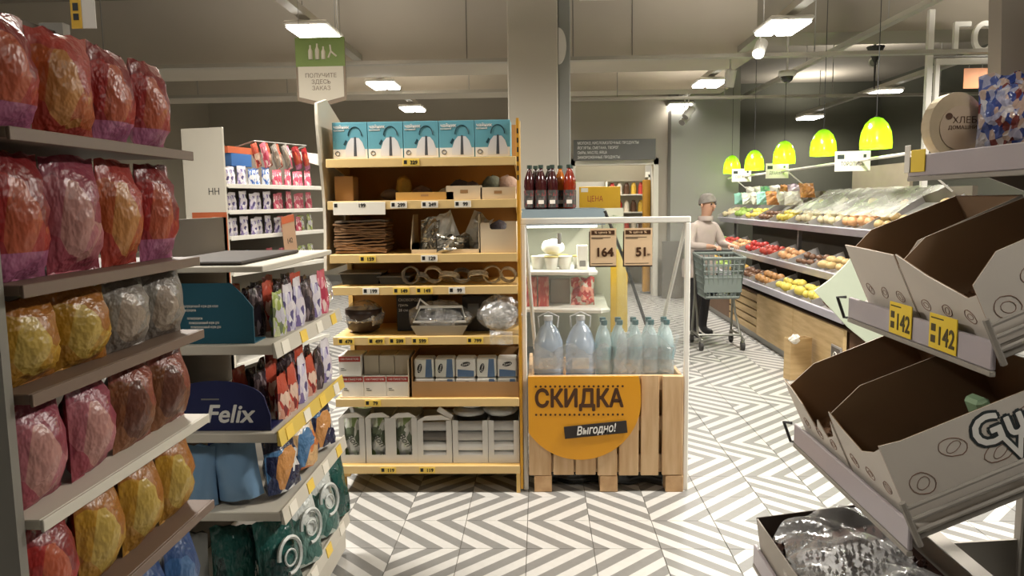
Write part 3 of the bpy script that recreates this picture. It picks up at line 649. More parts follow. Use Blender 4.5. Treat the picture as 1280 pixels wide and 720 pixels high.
grp = [(-.38, 'green leafy pack slumped over the leftmost window box', print_mat('green_leafy', [c(150, 176, 70), c(206, 214, 140), c(120, 150, 60), c(226, 226, 190)], 5, .4), (.16, .07, .2), .3), (.2, 'grey flat pack lying on the fifth window box', M_roll, (.19, .05, .18), 0), (.215, 'second grey flat pack stacked above the fifth window box', M_roll, (.17, .04, .18), .08), (.37, 'clear-wrapped grey bundle on the right end window box', mat('wrapped_grey', c(190, 190, 184), .3, 0, .2, 25, .6), (.2, .075, .2), 0)]
for k, (x, nm, mm, (w, hh, dd), a) in enumerate(grp):
    b = blob(.5, w, dd, hh, 12, 6, .06); z = .237 if k != 2 else .289
    if k == 0: z = .252
    tag(b.build('soft_pack', mm, None, on(6, x, .13, z+(.03 if k == 0 else 0)), (0, 0, a), True), nm, 'soft pack')
w = tag(MB().box(-.045, 0, -.015, .045, .012, .015, b=.002).build('white_card', M_paper, None, on(6, .075, .04, .272), (0, .6, 0)), 'small white card tilted above the fourth window box', 'card')
# ------------------------------------------------------------------ discount crate built from pallet boards
M_pal = wood('pallet_wood', c(216, 184, 142), c(194, 156, 112), 6, 6, .7); M_palend = wood('pallet_block', c(208, 170, 126), c(182, 142, 98), 3, 3, 3)
cr = thing('pallet_crate', 'wooden slatted crate on pallet blocks holding water packs', 'crate', (.345, YF, 0))
def bd(name, x0, y0, z0, x1, y1, z1, m=M_pal): return MB().box(x0-.345, y0-YF, z0, x1-.345, y1-YF, z1, b=.003).build(name, m, cr)
for a, q in ((-.066, .052), (.064, .173), (.182, .289), (.299, .402), (.412, .515), (.528, .622), (.64, .748)):
    bd('slat', a, 3.925+RND.uniform(0, .004), .093+RND.uniform(-.003, .003), q, 3.947, .634+RND.uniform(-.004, .003))
for z in (.12, .33, .55): bd('rail', -.066, 3.95, z, .748, 3.972, z+.08)
for x0, x1 in ((-.039, .055), (.311, .405), (.659, .752)):
    for y0 in (3.926, 4.2, 4.47): bd('block', x0, y0, 0, x1, y0+.095, .09, M_palend)
for k in range(5): bd('deck_board', -.06, 3.975+k*.12, .093, .75, 4.07+k*.12, .115)
for x in (-.066, .728):
    for k in range(5): bd('side_board', x, 3.976+k*.118, .118, x+.02, 3.976+k*.118+.108, .632)
for k in range(6): bd('back_board', -.06+k*.137, 4.57, .118, -.06+k*.137+.125, 4.59, .6)
bd('plastic_liner', -.03, 4.03, .008, .70, 4.46, .07, mat('black_plastic', c(34, 34, 32), .25, 0, .2, 9, .6)) if False else None
lin = MB().grid(lambda u, v: (-.33+.64*u+.0, .11+.02*math.sin(u*17)+.012*math.sin(v*9+u*5), .008+.075*v+.004*math.sin(u*23)), 24, 4)
n0 = len(lin.v); lin.v += [(x, y+.02, z) for x, y, z in lin.v[:n0]]; lin.f += [tuple(i+n0 for i in f)[::-1] for f in lin.f[:]]; lin.m = [0]*len(lin.f)
lin.build('plastic_liner', mat('black_plastic', c(40, 40, 38), .25, 0, .2, 9, .6), cr, smooth=True)
# round discount sign
M_org = mat('sign_amber', c(226, 158, 28), .45, 0, .03, 2); M_brown = mat('sign_brown', c(78, 44, 12), .55)
sg = thing('discount_sign', 'amber rounded discount sign fixed to the front of the slatted crate', 'sign', (0, 3.921, 0))
cx, cz, rr = .205, .504, .32; pts = [(-.066, .634), (.512, .634)]
a0 = math.asin((.634-cz)/rr)-.32; a1 = -PI+math.acos((cx+.066)/rr)
pts += [(.522, .58)]+[(cx+rr*math.cos(a), cz+rr*math.sin(a)) for a in [a0+(a1-a0)*k/28 for k in range(29)]]
MB().prism(pts, -.012, -.002).build('plate', M_org, sg)
text('СКИДКА', .13, M_brown, sg, (.2, -.0128, .512), bold=.035, width=.465)
for z in (.582, .43):
    for k in range(19): MB().cyl((-.025+k*.0252, -.0135, z), (-.025+k*.0252, -.012, z), .0062, n=8).build('dot', M_brown, sg)
pl = MB().box(-.165, -.004, -.033, .165, .0, .033, b=.001).build('black_strip', mat('strip_black', c(44, 36, 32), .5), sg, (.287, -.016, .35), (0, -.1, 0))
text('Выгодно!', .062, M_ink_white, pl, (0, -.0046, .0), bold=.02, shear=.3, width=.21)
# white tube frame standing over the crate, with clear pane and two price cards
M_tube = mat('white_tube', c(240, 238, 230), .35, 0, .02)
fm = thing('tube_frame', 'white tube frame with a clear pane standing behind the crate front', 'frame', (0, 3.952, 0))
b = MB(); x0, x1, zt = -.096, .781, 1.43
b.box(x0, 0, 0, x0+.026, .03, zt, b=.004).build('leg', M_tube, fm); MB().box(x1-.026, 0, 0, x1, .03, zt, b=.004).build('leg', M_tube, fm)
MB().box(x0, 0, zt, x1, .03, zt+.032, b=.004).build('top_bar', M_tube, fm)
MB().tube([(x1-.02, .02, zt), (x1-.075, .6, .66)], .011, 8).build('rear_strut', M_tube, fm); MB().tube([(x0+.02, .02, zt), (x0+.065, .6, .66)], .011, 8).build('rear_strut', M_tube, fm)
MB().box(x0+.03, .012, .64, x1-.03, .016, zt).build('clear_pane', clear('acrylic', (1, 1, 1, 1), .88, .05, (.9, .95, .92, 1), rough=.05), fm)
M_pc = mat('price_card_peach', c(240, 208, 168), .6, 0, .03); M_pcb = mat('price_card_frame', c(70, 52, 38), .5)
for xa, xb, tx, nm in ((.257, .398, '164', 'peach price card with a three-digit price, left one under the white frame'), (.432, .583, '51', 'peach price card with a two-digit price, right one under the white frame')):
    w = xb-xa; t = thing('price_card', nm, 'price card', ((xa+xb)/2, 3.936, 1.205), group='price cards on the frame')
    MB().box(-w/2, .004, 0, w/2, .012, .185, b=.002).build('holder', M_pcb, t)
    MB().box(-w/2+.006, 0, .008, w/2-.001, .004, .2).build('card', M_pc, t)
    hd = MB().box(-w/2+.012, -.001, .168, w/2-.01, 0, .19).build('header', M_brown, t); text('% цена %', .016, M_pc, hd, (0, -.0014, .179), bold=.02, width=w*.6)
    text(tx, .062, M_brown, t, (.008 if tx == '164' else .02, -.0008, .075), bold=.04); text('99', .016, M_brown, t, (w/2-.02, -.0008, .062))
    MB().box(-w/2+.012, -.0006, .152, w/2-.03, 0, .155).box(-w/2+.012, -.0006, .146, 0, 0, .149).box(-w/2+.012, -.0006, .017, w/2-.02, 0, .02).build('fine_print', M_pcb, t)
    MB().cyl((0, .008, .185), (0, .022, .226), .003, n=6).build('hook', M_grey, t)

# water bottles
M_w5 = clear('water_blue', (.78, .89, 1, 1), .2, .14, (.66, .8, 1, 1), .2, 8, .12); M_w1 = clear('water_green', (.86, .97, .97, 1), .4, .17, (.78, .92, .93, 1), .2, 8, .12)
M_cap = mat('cap_teal', c(40, 98, 104), .4); M_capw = mat('cap_white', c(230, 230, 230), .4); M_film2 = clear('shrink_film', tr=.6, gl=.2, diff=(.95, .97, 1, 1), bump=.8, nscale=9, rough=.12, vary=.18)
def big_bottle(x, y, label):
    t = thing('water_canister', label, 'water bottle', (x, y, .304), group='large water bottles in the crate')
    def rb(a, z): return 1+.16*abs(math.sin(2*a))**2 if z < .52 else 1
    p = [(.072, 0), (.08, .02)]
    for k in range(8): p += [(.08, .05+k*.05), (.074, .062+k*.05), (.08, .074+k*.05)]
    p += [(.076, .48), (.06, .53), (.04, .565), (.022, .58), (.022, .6)]
    MB().lathe(p, 20, wob=rb).build('bottle', M_w5, t, smooth=True)
    MB().cyl((0, 0, .6), (0, 0, .625), .025, n=14).build('cap', M_capw, t)
    MB().tube([(-.05, 0, .56), (-.055, 0, .62), (0, 0, .645), (.055, 0, .62), (.05, 0, .56)], .005).build('handle', M_capw, t)
    MB().box(-.05, -.0975, .35, .04, -.094, .41, b=.001).build('label', M_paper, t)
    return t
big_bottle(.045, 4.10, 'large blue five-litre water bottle in the left corner of the crate')
big_bottle(.22, 4.10, 'large blue five-litre water bottle second from the left in the crate')
def small_bottle():
    t = thing('water_bottle', '', 'water bottle')
    p = [(.03, 0), (.041, .012), (.041, .09), (.037, .1), (.041, .11), (.041, .2), (.038, .225), (.025, .27), (.014, .29), (.014, .305)]
    MB().lathe(p, 14).build('bottle', M_w1, t, smooth=True); MB().cyl((0, 0, .305), (0, 0, .33), .017, n=12).build('cap', M_cap, t)
    MB().lathe([(.0418, .12), (.0418, .19)], 14).build('label', mat('water_label', c(150, 196, 204), .4, 0, .2, 20), t)
    return t
tag(MB().box(-.18, 0, 0, .18, .5, .185, b=.004).build('carton_riser', M_card, None, (.145, 3.99, .1165)), 'flat brown carton in the crate under the two large water bottles', 'carton')
box = tag(MB().box(-.19, 0, 0, .19, .3, .46, b=.004).build('carton_riser', M_card, None, (.52, 3.995, .1165)), 'brown carton standing in the crate under the small water bottles', 'carton')
sb = small_bottle(); ct = 0
for r_ in range(2):
    for q in range(5):
        o = sb if ct == 0 else dup(sb, (0, 0, 0)); ct += 1
        o.location = (.345+q*.0835, 4.06+r_*.1, .578); o['group'] = 'small water bottles in the crate'
        o['label'] = 'small clear water bottle with teal cap, %s of the %s row in the crate' % (('left end', 'second', 'third', 'fourth', 'right end')[q], ('front', 'back')[r_])
def wrap(x0, y0, z0, x1, y1, z1, label):
    t = MB(); nx, nz = 12, 10
    for (ax, ay, bx_, by) in ((x0, y0, x1, y0), (x1, y0, x1, y1), (x0, y0, x0, y1)):
        t.grid(lambda u, v: (ax+(bx_-ax)*u+RND.uniform(-.008, .008), ay+(by-ay)*u+RND.uniform(-.008, .008), z0+(z1-z0)*v+RND.uniform(-.006, .006)+(.0 if v < .95 else RND.uniform(-.03, .02))), nx, nz)
    return tag(t.build('shrink_wrap', M_film2, None), label, 'plastic film')
wrap(-.052, 3.98-.0, .12, .425, 4.28, .7, 'torn clear film around the two large water bottles') if False else None
t = thing('shrink_wrap', 'torn clear film bunched around the small water bottles in the crate', 'plastic film', (.6, 4.0, .58))
b = MB(); b.grid(lambda u, v: (-.19+.3*u+RND.uniform(-.01, .01), .002+RND.uniform(-.004, .004), .001+.27*v*(1-.35*abs(2*u-1)**2)+RND.uniform(-.012, .012)*v), 14, 8); b.build('film', M_film2, t)
b = MB(); b.grid(lambda u, v: (.1+.03*v+RND.uniform(-.008, .012), .008+.2*u, .001+.26*v*(1-.5*u)+RND.uniform(-.012, .012)*v), 8, 8); b.build('film_side', M_film2, t)
for q, cc in ((-.06, 'left'), ):
    b = MB(); b.grid(lambda u, v: (-.225+.06*u+.05*v+RND.uniform(-.008, .008), .002+.02*u, .03+.24*v+RND.uniform(-.015, .015)), 6, 8); b.build('film_twist', M_film2, t)
tg = MB(); 
t = thing('shrink_wrap', 'clear film stretched over the two large blue water bottles', 'plastic film', (.18, 3.995, .66))
b = MB(); b.grid(lambda u, v: (-.22+.4*u+RND.uniform(-.006, .006), -.012+RND.uniform(-.004, .002), .0+.075*v+.06*v*abs(math.cos(u*2*PI))+RND.uniform(-.012, .012)*v), 18, 6); b.build('film', M_film2, t)

# ------------------------------------------------------------------ open fridge behind the crate
M_slate = mat('fridge_slate', c(116, 132, 140), .45, 0, .05, 2); M_fsh = mat('fridge_shelf_white', c(240, 240, 232), .4, 0, .02); M_fbk = mat('fridge_inner', c(206, 206, 186), .5, 0, .06, 2)
fg = thing('open_fridge', 'slate-topped open fridge with lit white shelves behind the crate', 'fridge', (.13, 5.0, 0))
MB().box(-.27, .72, 0, .5, .78, 1.49).box(-.27, 0.02, 0, -.24, .72, 1.49).build('body', M_fbk, fg)
MB().box(-.27, .05, 0, .5, .72, .45, b=.01).build('base', M_slate, fg)
MB().prism([(-.03, 1.39), (.03, 1.495), (.8, 1.495), (.8, 1.46), (.1, 1.39)], -.28, .3, 'x').build('canopy', M_slate, fg)
for z, x1 in ((1.075, .24), (.825, .32)):
    sh = MB().prism([(-.24, .03), (x1-.05, -.06), (x1, .0), (x1+.03, .7), (-.24, .7)], z, z+.02, 'z').build('shelf', M_fsh, fg)
    MB().tube([(-.24, .03, z+.005), (x1-.05, -.06, z+.005), (x1, .0, z+.005)], .018, 6).build('shelf_lip', M_fsh, sh)
lg = MB().box(-.22, .0, 1.375, .25, .03, 1.388).build('light_strip', emit('fridge_strip', (1, .98, .9, 1), 5), fg)
MB().prism([(.72, 1.44), (.02, 1.44), (-.3, .62), (-.3, .45), (.72, .45)], .42, .428, 'x').build('side_glass', clear('side_glass', (.96, 1, .94, 1), .8, .08, (.8, .84, .72, 1)), fg)
MB().tube([(.3, .02, 1.48), (.43, -.0, 1.15), (.57, -.05, .72), (.57, -.05, .45)], .011, 6).build('edge_trim', M_dark, fg)
MB().tube([(.0, -.045, 1.34), (.0, -.05, 1.27)], .015, 8).build('tag_holder', M_grey, fg)
MB().box(.38, .45, .6, .5, .47, 1.2).build('yellow_panel', M_yel, fg)
ll = bpy.data.lights.new('fridge_light', 'AREA'); ll.shape = 'RECTANGLE'; ll.size = .45; ll.size_y = .04; ll.energy = 5; ll.color = (1, .98, .88)
lo = bpy.data.objects.new('fridge_light', ll); COL.objects.link(lo); lo.location = (.14, 5.12, 1.37)
# products in the fridge
M_yog = mat('yogurt_white', c(238, 236, 224), .4, 0, .03); M_lid = mat('yogurt_gold', c(186, 168, 96), .4)
spots = [(-.06, .1), (.03, .06), (.12, .08), (.22, .12), (-.01, .2), (.1, .22)]
for k, (x, y) in enumerate(spots):
    t = thing('white_tub', 'white dairy tub on the top fridge shelf, %s' % ('at the left end', 'second in front', 'third in front', 'at the right end', 'behind on the left', 'behind on the right')[k], 'tub', (.05+x, 5.0+y, 1.0955), group='dairy tubs')
    MB().lathe([(.035, 0), (.045, .075), (.045, .08)], 12).build('tub', M_yog, t, smooth=True); MB().cyl((0, 0, .08), (0, 0, .088), .048, n=14).build('lid', M_lid if k % 2 else M_yog, t)
tag(blob(.06, 1.3, 1, .9, 12, 8, .08).build('cheese_ball', M_yog, None, (.09, 5.12, 1.186), smooth=True), 'big white wrapped ball on the tubs of the top fridge shelf', 'cheese')
o = thing('milk_carton', 'tall white carton at the right of the top fridge shelf', 'carton', (.285, 5.02, 1.0955)); MB().box(-.035, 0, 0, .035, .07, .16, b=.004).build('carton', M_yog, o); MB().box(-.02, -.001, .02, .02, 0, .06).build('print', M_grey, o)
M_redbx = print_mat('red_box_print', [c(176, 56, 44), c(160, 44, 38), c(196, 120, 100), c(170, 50, 42)], 6, .4)
for k, x in enumerate((-.055, .025)):
    tag(MB().box(-.036, 0, 0, .036, .08, .2, b=.002).build('red_box', M_redbx, None, (x, 5.06, .8455)), 'red upright box on the lower fridge shelf, %s of two' % ('left', 'right')[k], 'box', 'red boxes in the fridge')
tag(pillow(.16, .19, .08, wob=.01).build('red_foil_pack', print_mat('red_foil', [c(186, 60, 52), c(226, 150, 130), c(200, 190, 170), c(176, 40, 40)], 5, .15, None, .8), None, (.29, 5.12, .8465)), 'shiny red foil pack on the right of the lower fridge shelf', 'pack')
tag(MB().box(-.07, 0, 0, .07, .1, .17, b=.006).build('grey_box', mat('beige_box', c(176, 160, 136), .5, 0, .2, 10), None, (.14, 5.2, .8455)), 'beige box standing between the red packs in the fridge', 'box')
# dark drink bottles on the fridge
M_cola = mat('cola_dark', c(46, 28, 24), .12, 0, .2); M_redd = mat('red_drink', c(140, 44, 22), .12, 0, .2); M_orang = mat('orange_drink', c(196, 110, 30), .12); M_gcap = mat('cap_dark', c(38, 62, 52), .5); M_dlab = print_mat('drink_label', [c(60, 62, 60), c(92, 88, 84), c(120, 60, 60), c(70, 70, 72)], 6, .4)
M_purp = mat('berry_drink', c(64, 26, 28), .12)
def drink(m):
    t = thing('drink_bottle', '', 'bottle')
    MB().lathe([(.03, 0), (.038, .012), (.038, .1), (.034, .12), (.038, .15), (.036, .19), (.02, .24), (.013, .255), (.013, .27)], 14).build('bottle', m, t, smooth=True)
    MB().cyl((0, 0, .268), (0, 0, .29), .017, n=12).build('cap', M_gcap, t)
    MB().lathe([(.0388, .012), (.0388, .125)], 14).build('label', M_dlab, t)
    MB().box(-.018, -.0405, .035, .018, -.039, .06).build('price_patch', M_paper, t)
    return t
lay = [(-.06, 5.1, M_purp, 'dark berry drink bottle at the left end on the fridge'), (.015, 5.08, M_purp, 'berry drink bottle second from the left on the fridge'), (.09, 5.09, M_purp, 'berry drink bottle in the middle front on the fridge'), (.2, 5.08, M_redd, 'red drink bottle at the right front on the fridge'), (.145, 5.17, M_orang, 'orange drink bottle in the gap behind on the fridge'), (-.02, 5.19, M_cola, 'cola bottle behind the left pair on the fridge'), (.07, 5.2, M_cola, 'cola bottle behind the middle bottle on the fridge'), (.215, 5.2, M_redd, 'red drink bottle behind the right front one on the fridge')]
for x, y, m, nm in lay:
    t = drink(m); t.location = (x, y, 1.496); t['label'] = nm; t['group'] = 'drink bottles on the fridge'
# ------------------------------------------------------------------ pet food gondola on the left
M_shw = mat('gondola_white', c(206, 200, 186), .5, 0, .05, 3); M_gback = mat('gondola_back', c(96, 88, 78), .7, 0, .08, 2); M_lilac = mat('price_strip_lilac', c(196, 190, 196), .35, 0, .05, 6); M_ystrip = mat('price_strip_yellow', c(226, 196, 96), .4, 0, .05)
GX = -.868; GY0, GY1 = 2.40, 3.22
gz = [1.10, .805, .535, .19]
gd = thing('pet_food_gondola', 'white pet food gondola with sloping rows of pouches and bags', 'shelf rack', (GX, GY0, 0))
L = GY1-GY0
MB().box(-.5, 0, 0, -.47, L, 1.5).build('back_panel', M_gback, gd)
MB().box(-.47, 0, .02, -.01, L, .12).build('plinth', M_shw, gd)
MB().box(-.52, L-.03, 0, -.47, L, 1.5).build('post', M_shw, gd); MB().box(-.52, 0, 0, -.47, .03, 1.5).build('post', M_shw, gd)
for k, z in enumerate(gz):
    sh = MB().box(-.47, 0, z-.035, 0, L, z-.003, b=.003).build('shelf', M_shw, gd)
    st = MB().prism([(0, z-.045), (.014, z-.048), (.004, z+.004), (0, z+.004)], .0, L, 'y').build('price_rail', M_shw if k != 1 else M_ystrip, sh)
    for q in range(4):
        y = .06+q*.2
        MB().prism([(.0135, z-.044), (.0055, z-.004), (.0085, z-.004), (.0165, z-.044)], y, y+.07, 'y').build('price_tag', M_tagy if (q+k) % 2 else M_tagw, gd)
MB().box(-.47, 0, 1.335, -.02, L, 1.355, b=.003).build('top_shelf', M_shw, gd)
dk = tag(MB().box(-.40, 0, 0, -.1, .6, .012, b=.004).build('flat_carton', mat('flat_dark_carton', c(60, 50, 42), .7, 0, .3, 9), None, (GX, GY0+.03, 1.3565)), 'flat dark carton lying on top of the pet food gondola', 'carton')

def G(x, y, z): return (GX+x, GY0+y, z)
# display cartons at the near end of the shelves
M_tealc = mat('carton_teal', c(34, 92, 112), .5, 0, .15, 4); M_navy = mat('carton_navy', c(26, 34, 84), .5, 0, .15, 4)
t = thing('display_carton', 'teal display carton with white text lines at the near end of the upper shelf', 'carton', G(-.2, .03, gz[0]-.002))
MB().prism([(-.16, 0), (-.16, .16), (-.11, .2), (.06, .2), (.1, .16), (.13, .12), (.13, 0)], 0, .005).build('front', M_tealc, t)
MB().box(-.16, .005, 0, .13, .1, .004).box(-.16, .005, .004, -.155, .1, .15).build('tray', M_tealc, t)
for k, (w, x, z) in enumerate(((.125, -.11, .125), (.05, -.11, .112), (.05, -.09, .085), (.1, -.085, .07), (.1, -.08, .056))): text('полнорационный корм для кошек'[:int(w*230)], .013, M_ink_white, t, (x, -.001, z), align='LEFT', width=w)
t = thing('display_carton', 'navy display carton with arched top and Felix lettering on the second shelf', 'carton', G(-.17, .03, gz[1]-.002))
arch = [(-.2, 0), (-.2, .1)]+[(-.04+.165*math.cos(a), .1+.07*math.sin(a)) for a in [PI-PI*k/14 for k in range(15)]]+[(.14, .05), (.14, 0)]
MB().prism(arch, 0, .005).build('front', M_navy, t); MB().box(-.2, .005, 0, .14, .12, .004).build('tray', M_navy, t)
text('Felix', .085, M_ink_white, t, (.0, -.001, .055), bold=.02, shear=.25); MB().box(-.09, -.001, .105, -.03, 0, .11).build('fine_print', M_grey, t)
for k, (z, yy) in enumerate(((gz[0]+.17, .02), (gz[1]+.1, .02))):
    tag(MB().prism([(0, 0), (.05, -.02), (.01, .045)], 0, .002).build('paper_flag', M_paper, None, G(-.38, yy-.02, z-.03)), 'white paper corner flag sticking out beside the %s carton' % ('teal', 'navy')[k], 'paper')

# pouches: one print per flavour
P_lil = print_mat('pouch_lilac', [c(196, 190, 214), c(126, 112, 160), c(226, 222, 226), c(92, 84, 128), c(214, 206, 214)], 5, .25, [(.82, 1, c(214, 208, 214))])
P_pnk = print_mat('pouch_pink', [c(220, 150, 160), c(196, 90, 112), c(232, 206, 200), c(178, 60, 84)], 5, .25, [(.82, 1, c(196, 96, 110))])
P_red = print_mat('pouch_red', [c(176, 58, 48), c(206, 150, 130), c(120, 40, 40), c(220, 190, 170)], 5, .25, [(.6, 1, c(182, 78, 58))])
P_grn = print_mat('pouch_green', [c(150, 164, 84), c(200, 206, 160), c(110, 120, 90), c(200, 196, 206)], 5, .25)
P_blu = print_mat('pouch_blue', [c(96, 132, 190), c(206, 210, 222), c(60, 84, 150), c(226, 226, 226)], 5, .25)
P_dk = print_mat('pouch_dark', [c(52, 42, 44), c(90, 76, 76), c(130, 116, 120), c(60, 50, 60)], 5, .25)
PM = {}
def pouch_mesh(m, w, hh, t, k):
    key = (m.name, w, hh, t, k)
    if key not in PM: PM[key] = pillow(w, hh, t, 4, 6, base_full=True, wob=.004).mesh('food_pouch', m, True)
    return PM[key]
def pouch(m, w, hh, t, loc, rz, label, group, lean=0, name='food_pouch', cat='pouch'):
    return tag(put(name, pouch_mesh(m, w, hh, t, RND.randrange(3)), None, loc, (lean, 0, rz)), label, cat, group)
row = {0: [P_grn, P_lil, P_lil, P_dk, P_lil, P_pnk], 1: [P_red, P_red, P_lil, P_red, P_dk, P_lil]}
for k in (0, 1):
    for q in range(6):
        for d in range(3):
            m = row[k][q] if d == 0 else [P_dk, P_dk, P_red][(q+d) % 3]
            pouch(m, .1, .155+.012*((q*7+d) % 3), .05, G(-.045-d*.075, .19+q*.108+RND.uniform(-.004, .004), gz[k]-.0018), PI/2+RND.uniform(-.12, .12),
                  '%s pet food pouch, %s in the %s of the %s gondola shelf' % ({P_grn: 'green', P_lil: 'lilac', P_dk: 'dark', P_pnk: 'pink', P_red: 'red'}[m], ('nearest', 'second', 'third', 'fourth', 'fifth', 'farthest')[q], ('front row', 'second row', 'back row')[d], ('upper', 'second')[k]), 'pouches on the %s gondola shelf' % ('upper', 'second')[k], lean=0)
# big bags on the two lower shelves
B_ltb = mat('bag_light_blue', c(126, 162, 196), .35, 0, .12, 8, .5); B_navy = print_mat('bag_navy', [c(30, 36, 66), c(52, 60, 92), c(206, 206, 204), c(196, 140, 84), c(70, 110, 150)], 3, .2, [(.7, 1, c(36, 38, 58))], .6)
B_tan = print_mat('bag_tan', [c(206, 168, 120), c(60, 70, 100), c(196, 120, 70), c(80, 120, 160), c(224, 212, 196)], 3, .2, [(.75, 1, c(46, 46, 60))], .6)
B_grn = print_mat('bag_green', [c(26, 66, 60), c(40, 90, 80), c(20, 50, 48), c(30, 76, 70)], 3, .2, None, .6); B_cl = print_mat('bag_clear_green', [c(60, 100, 92), c(170, 180, 172), c(96, 130, 122), c(200, 204, 200)], 3, .15, None, .8); B_pk = print_mat('bag_pinkish', [c(170, 110, 100), c(196, 150, 130), c(120, 70, 66)], 4, .2, None, .5); B_red = print_mat('bag_red_tan', [c(190, 50, 44), c(206, 160, 120), c(226, 210, 190)], 3, .25)
def bag(m, w, hh, t, loc, rz, label, lean=0, tilt=0, ring=False):
    o = thing('food_bag', label, 'bag', (loc[0], loc[1], loc[2]+(.02 if lean or tilt else .0008)), (lean, tilt, rz)); pillow(w, hh, t, 7, 9, wob=.008, base_full=True).build('bag', m, o, smooth=True)
    if ring:
        r_ = w*.28; MB().tube([(r_*math.cos(a), -t*.5-.004, hh*.5+r_*1.1*math.sin(a)) for a in [-.6*PI+1.6*PI*k/18 for k in range(19)]], .008, 5).build('ring_mark', mat('ring_white', c(214, 218, 214), .4), o)
        r_ *= .5; MB().tube([(r_*math.cos(a), -t*.5-.004, hh*.47+r_*math.sin(a)) for a in [2*PI*k/14 for k in range(14)]], .004, 5, closed=True).build('inner_mark', mat('ring_white', c(214, 218, 214), .4), o)
    return o
bag(B_red, .11, .2, .06, G(-.4, .06, gz[2]), 0, 'red and tan bag at the far left of the third gondola shelf')
bag(B_ltb, .13, .21, .08, G(-.3, .06, gz[2]), 0, 'light blue bag beside the red bag on the third gondola shelf')
bag(mat('bag_blue', c(40, 74, 150), .35, 0, .1, 8, .4), .1, .22, .05, G(-.24, .13, gz[2]), .2, 'deep blue bag between the two light blue bags')
bag(B_ltb, .15, .2, .09, G(-.16, .08, gz[2]), .15, 'larger light blue bag leaning near the front of the third shelf', 0, -.12)
for q, (y, m, nm) in enumerate(((.17, B_navy, 'navy dog food bag with a food picture, nearest on the third shelf'), (.4, B_tan, 'tan and navy dog food bag in the middle of the third shelf'), (.63, B_navy, 'navy dog food bag at the far end of the third shelf'))):
    bag(m, .19, .2, .09, G(-.045, y, gz[2]), PI/2-.25, nm, -.1)
for q, (y, m, nm, rg) in enumerate(((.07, B_grn, 'dark green bag with white ring mark, nearest on the bottom shelf', True), (.31, B_cl, 'pale green bag with white ring mark in the middle of the bottom shelf', True), (.56, B_cl, 'glossy pale green bag second from the far end of the bottom shelf', True), (.74, B_grn, 'dark green bag at the far end of the bottom shelf', False))):
    bag(m, .2, .28, .1, G(-.03, y, gz[3]), PI/2-.35, nm, -.12, 0, rg)
bag(B_grn, .16, .26, .1, G(-.2, .08, gz[3]), .1, 'dark green bag behind the nearest ring-marked bag'); bag(mat('bag_silver', c(150, 150, 146), .3, .3, .2, 10, .6), .15, .24, .09, G(-.36, .07, gz[3]), 0, 'crumpled silver bag at the left of the bottom gondola shelf')
bag(B_pk, .2, .15, .1, (GX-.1, GY0+.3, .0005), PI/2-.2, 'pinkish bag on the floor-level base under the gondola', 0) if False else None
o = tag(blob(.05, 1.2, 1.5, .8, 12, 8, .2).build('crumpled_film', M_bag, None, G(-.03, .74, gz[0]-.0005+.0)), 'crumpled clear film at the far end of the upper gondola shelf', 'plastic film') if False else None

# ------------------------------------------------------------------ near rack at the left edge with hanging snack bags
nr = thing('snack_rack', 'tall grey snack rack at the left edge with rows of red, pink and yellow bags', 'shelf rack', (-.86, 1.22, 0))
M_post = mat('rack_grey', c(128, 124, 116), .5, .2, .06)
NL = .66
MB().box(-.34, 0, 0, -.32, NL, 1.98).build('back_panel', M_gback, nr)
MB().box(-.33, -.03, 0, -.02, -.01, 1.98).build('end_panel', M_post, nr)
MB().box(-.36, -.04, 0, -.3, 0, 2.0).build('post', M_post, nr); MB().box(-.36, NL, 0, -.3, NL+.03, 2.0).build('post', M_post, nr)
nz = [1.685, 1.425, 1.24, 1.02, .79, .5, .15]
for k, z in enumerate(nz):
    sh = MB().box(-.32, 0, z-.02, 0, NL, z-.002, b=.002).build('shelf', mat('near_shelf', c(112, 92, 78), .5, 0, .05) if k != 3 else M_shw, nr)
    MB().box(0, 0, z-.024, .006, NL, z-.002, b=.001).build('price_rail', mat('near_shelf', c(120, 112, 102), .5) if k not in (3,) else M_shw, sh)
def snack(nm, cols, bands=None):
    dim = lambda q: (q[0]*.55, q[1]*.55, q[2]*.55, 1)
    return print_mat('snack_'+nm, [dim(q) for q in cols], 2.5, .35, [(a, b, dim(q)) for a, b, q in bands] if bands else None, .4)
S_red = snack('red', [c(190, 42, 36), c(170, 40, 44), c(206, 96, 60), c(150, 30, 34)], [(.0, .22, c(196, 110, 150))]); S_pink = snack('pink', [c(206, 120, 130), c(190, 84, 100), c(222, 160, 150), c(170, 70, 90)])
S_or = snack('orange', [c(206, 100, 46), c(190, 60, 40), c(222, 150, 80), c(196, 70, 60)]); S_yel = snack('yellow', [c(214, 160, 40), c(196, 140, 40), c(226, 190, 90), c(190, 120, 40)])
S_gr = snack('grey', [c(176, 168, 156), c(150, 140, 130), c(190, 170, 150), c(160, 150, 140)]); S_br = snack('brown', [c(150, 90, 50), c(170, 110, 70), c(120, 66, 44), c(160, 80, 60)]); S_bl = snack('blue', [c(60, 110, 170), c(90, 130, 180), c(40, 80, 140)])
plan = [[(S_red, 'red'), (S_or, 'orange'), (S_red, 'red'), (S_red, 'red')], [(S_red, 'red'), (S_pink, 'pink'), (S_or, 'orange'), (S_red, 'red')], [(S_yel, 'yellow'), (S_yel, 'yellow'), (S_gr, 'grey'), (S_gr, 'grey')], [(S_pink, 'pink'), (S_pink, 'pink'), (S_br, 'brown'), (S_br, 'brown')], [(S_red, 'red'), (S_yel, 'yellow'), (S_yel, 'yellow'), (S_yel, 'yellow')], [(S_yel, 'yellow'), (S_yel, 'yellow'), (S_bl, 'blue'), (S_bl, 'blue')], [(S_gr, 'grey'), (S_bl, 'blue'), (S_bl, 'blue'), (S_gr, 'grey')]]
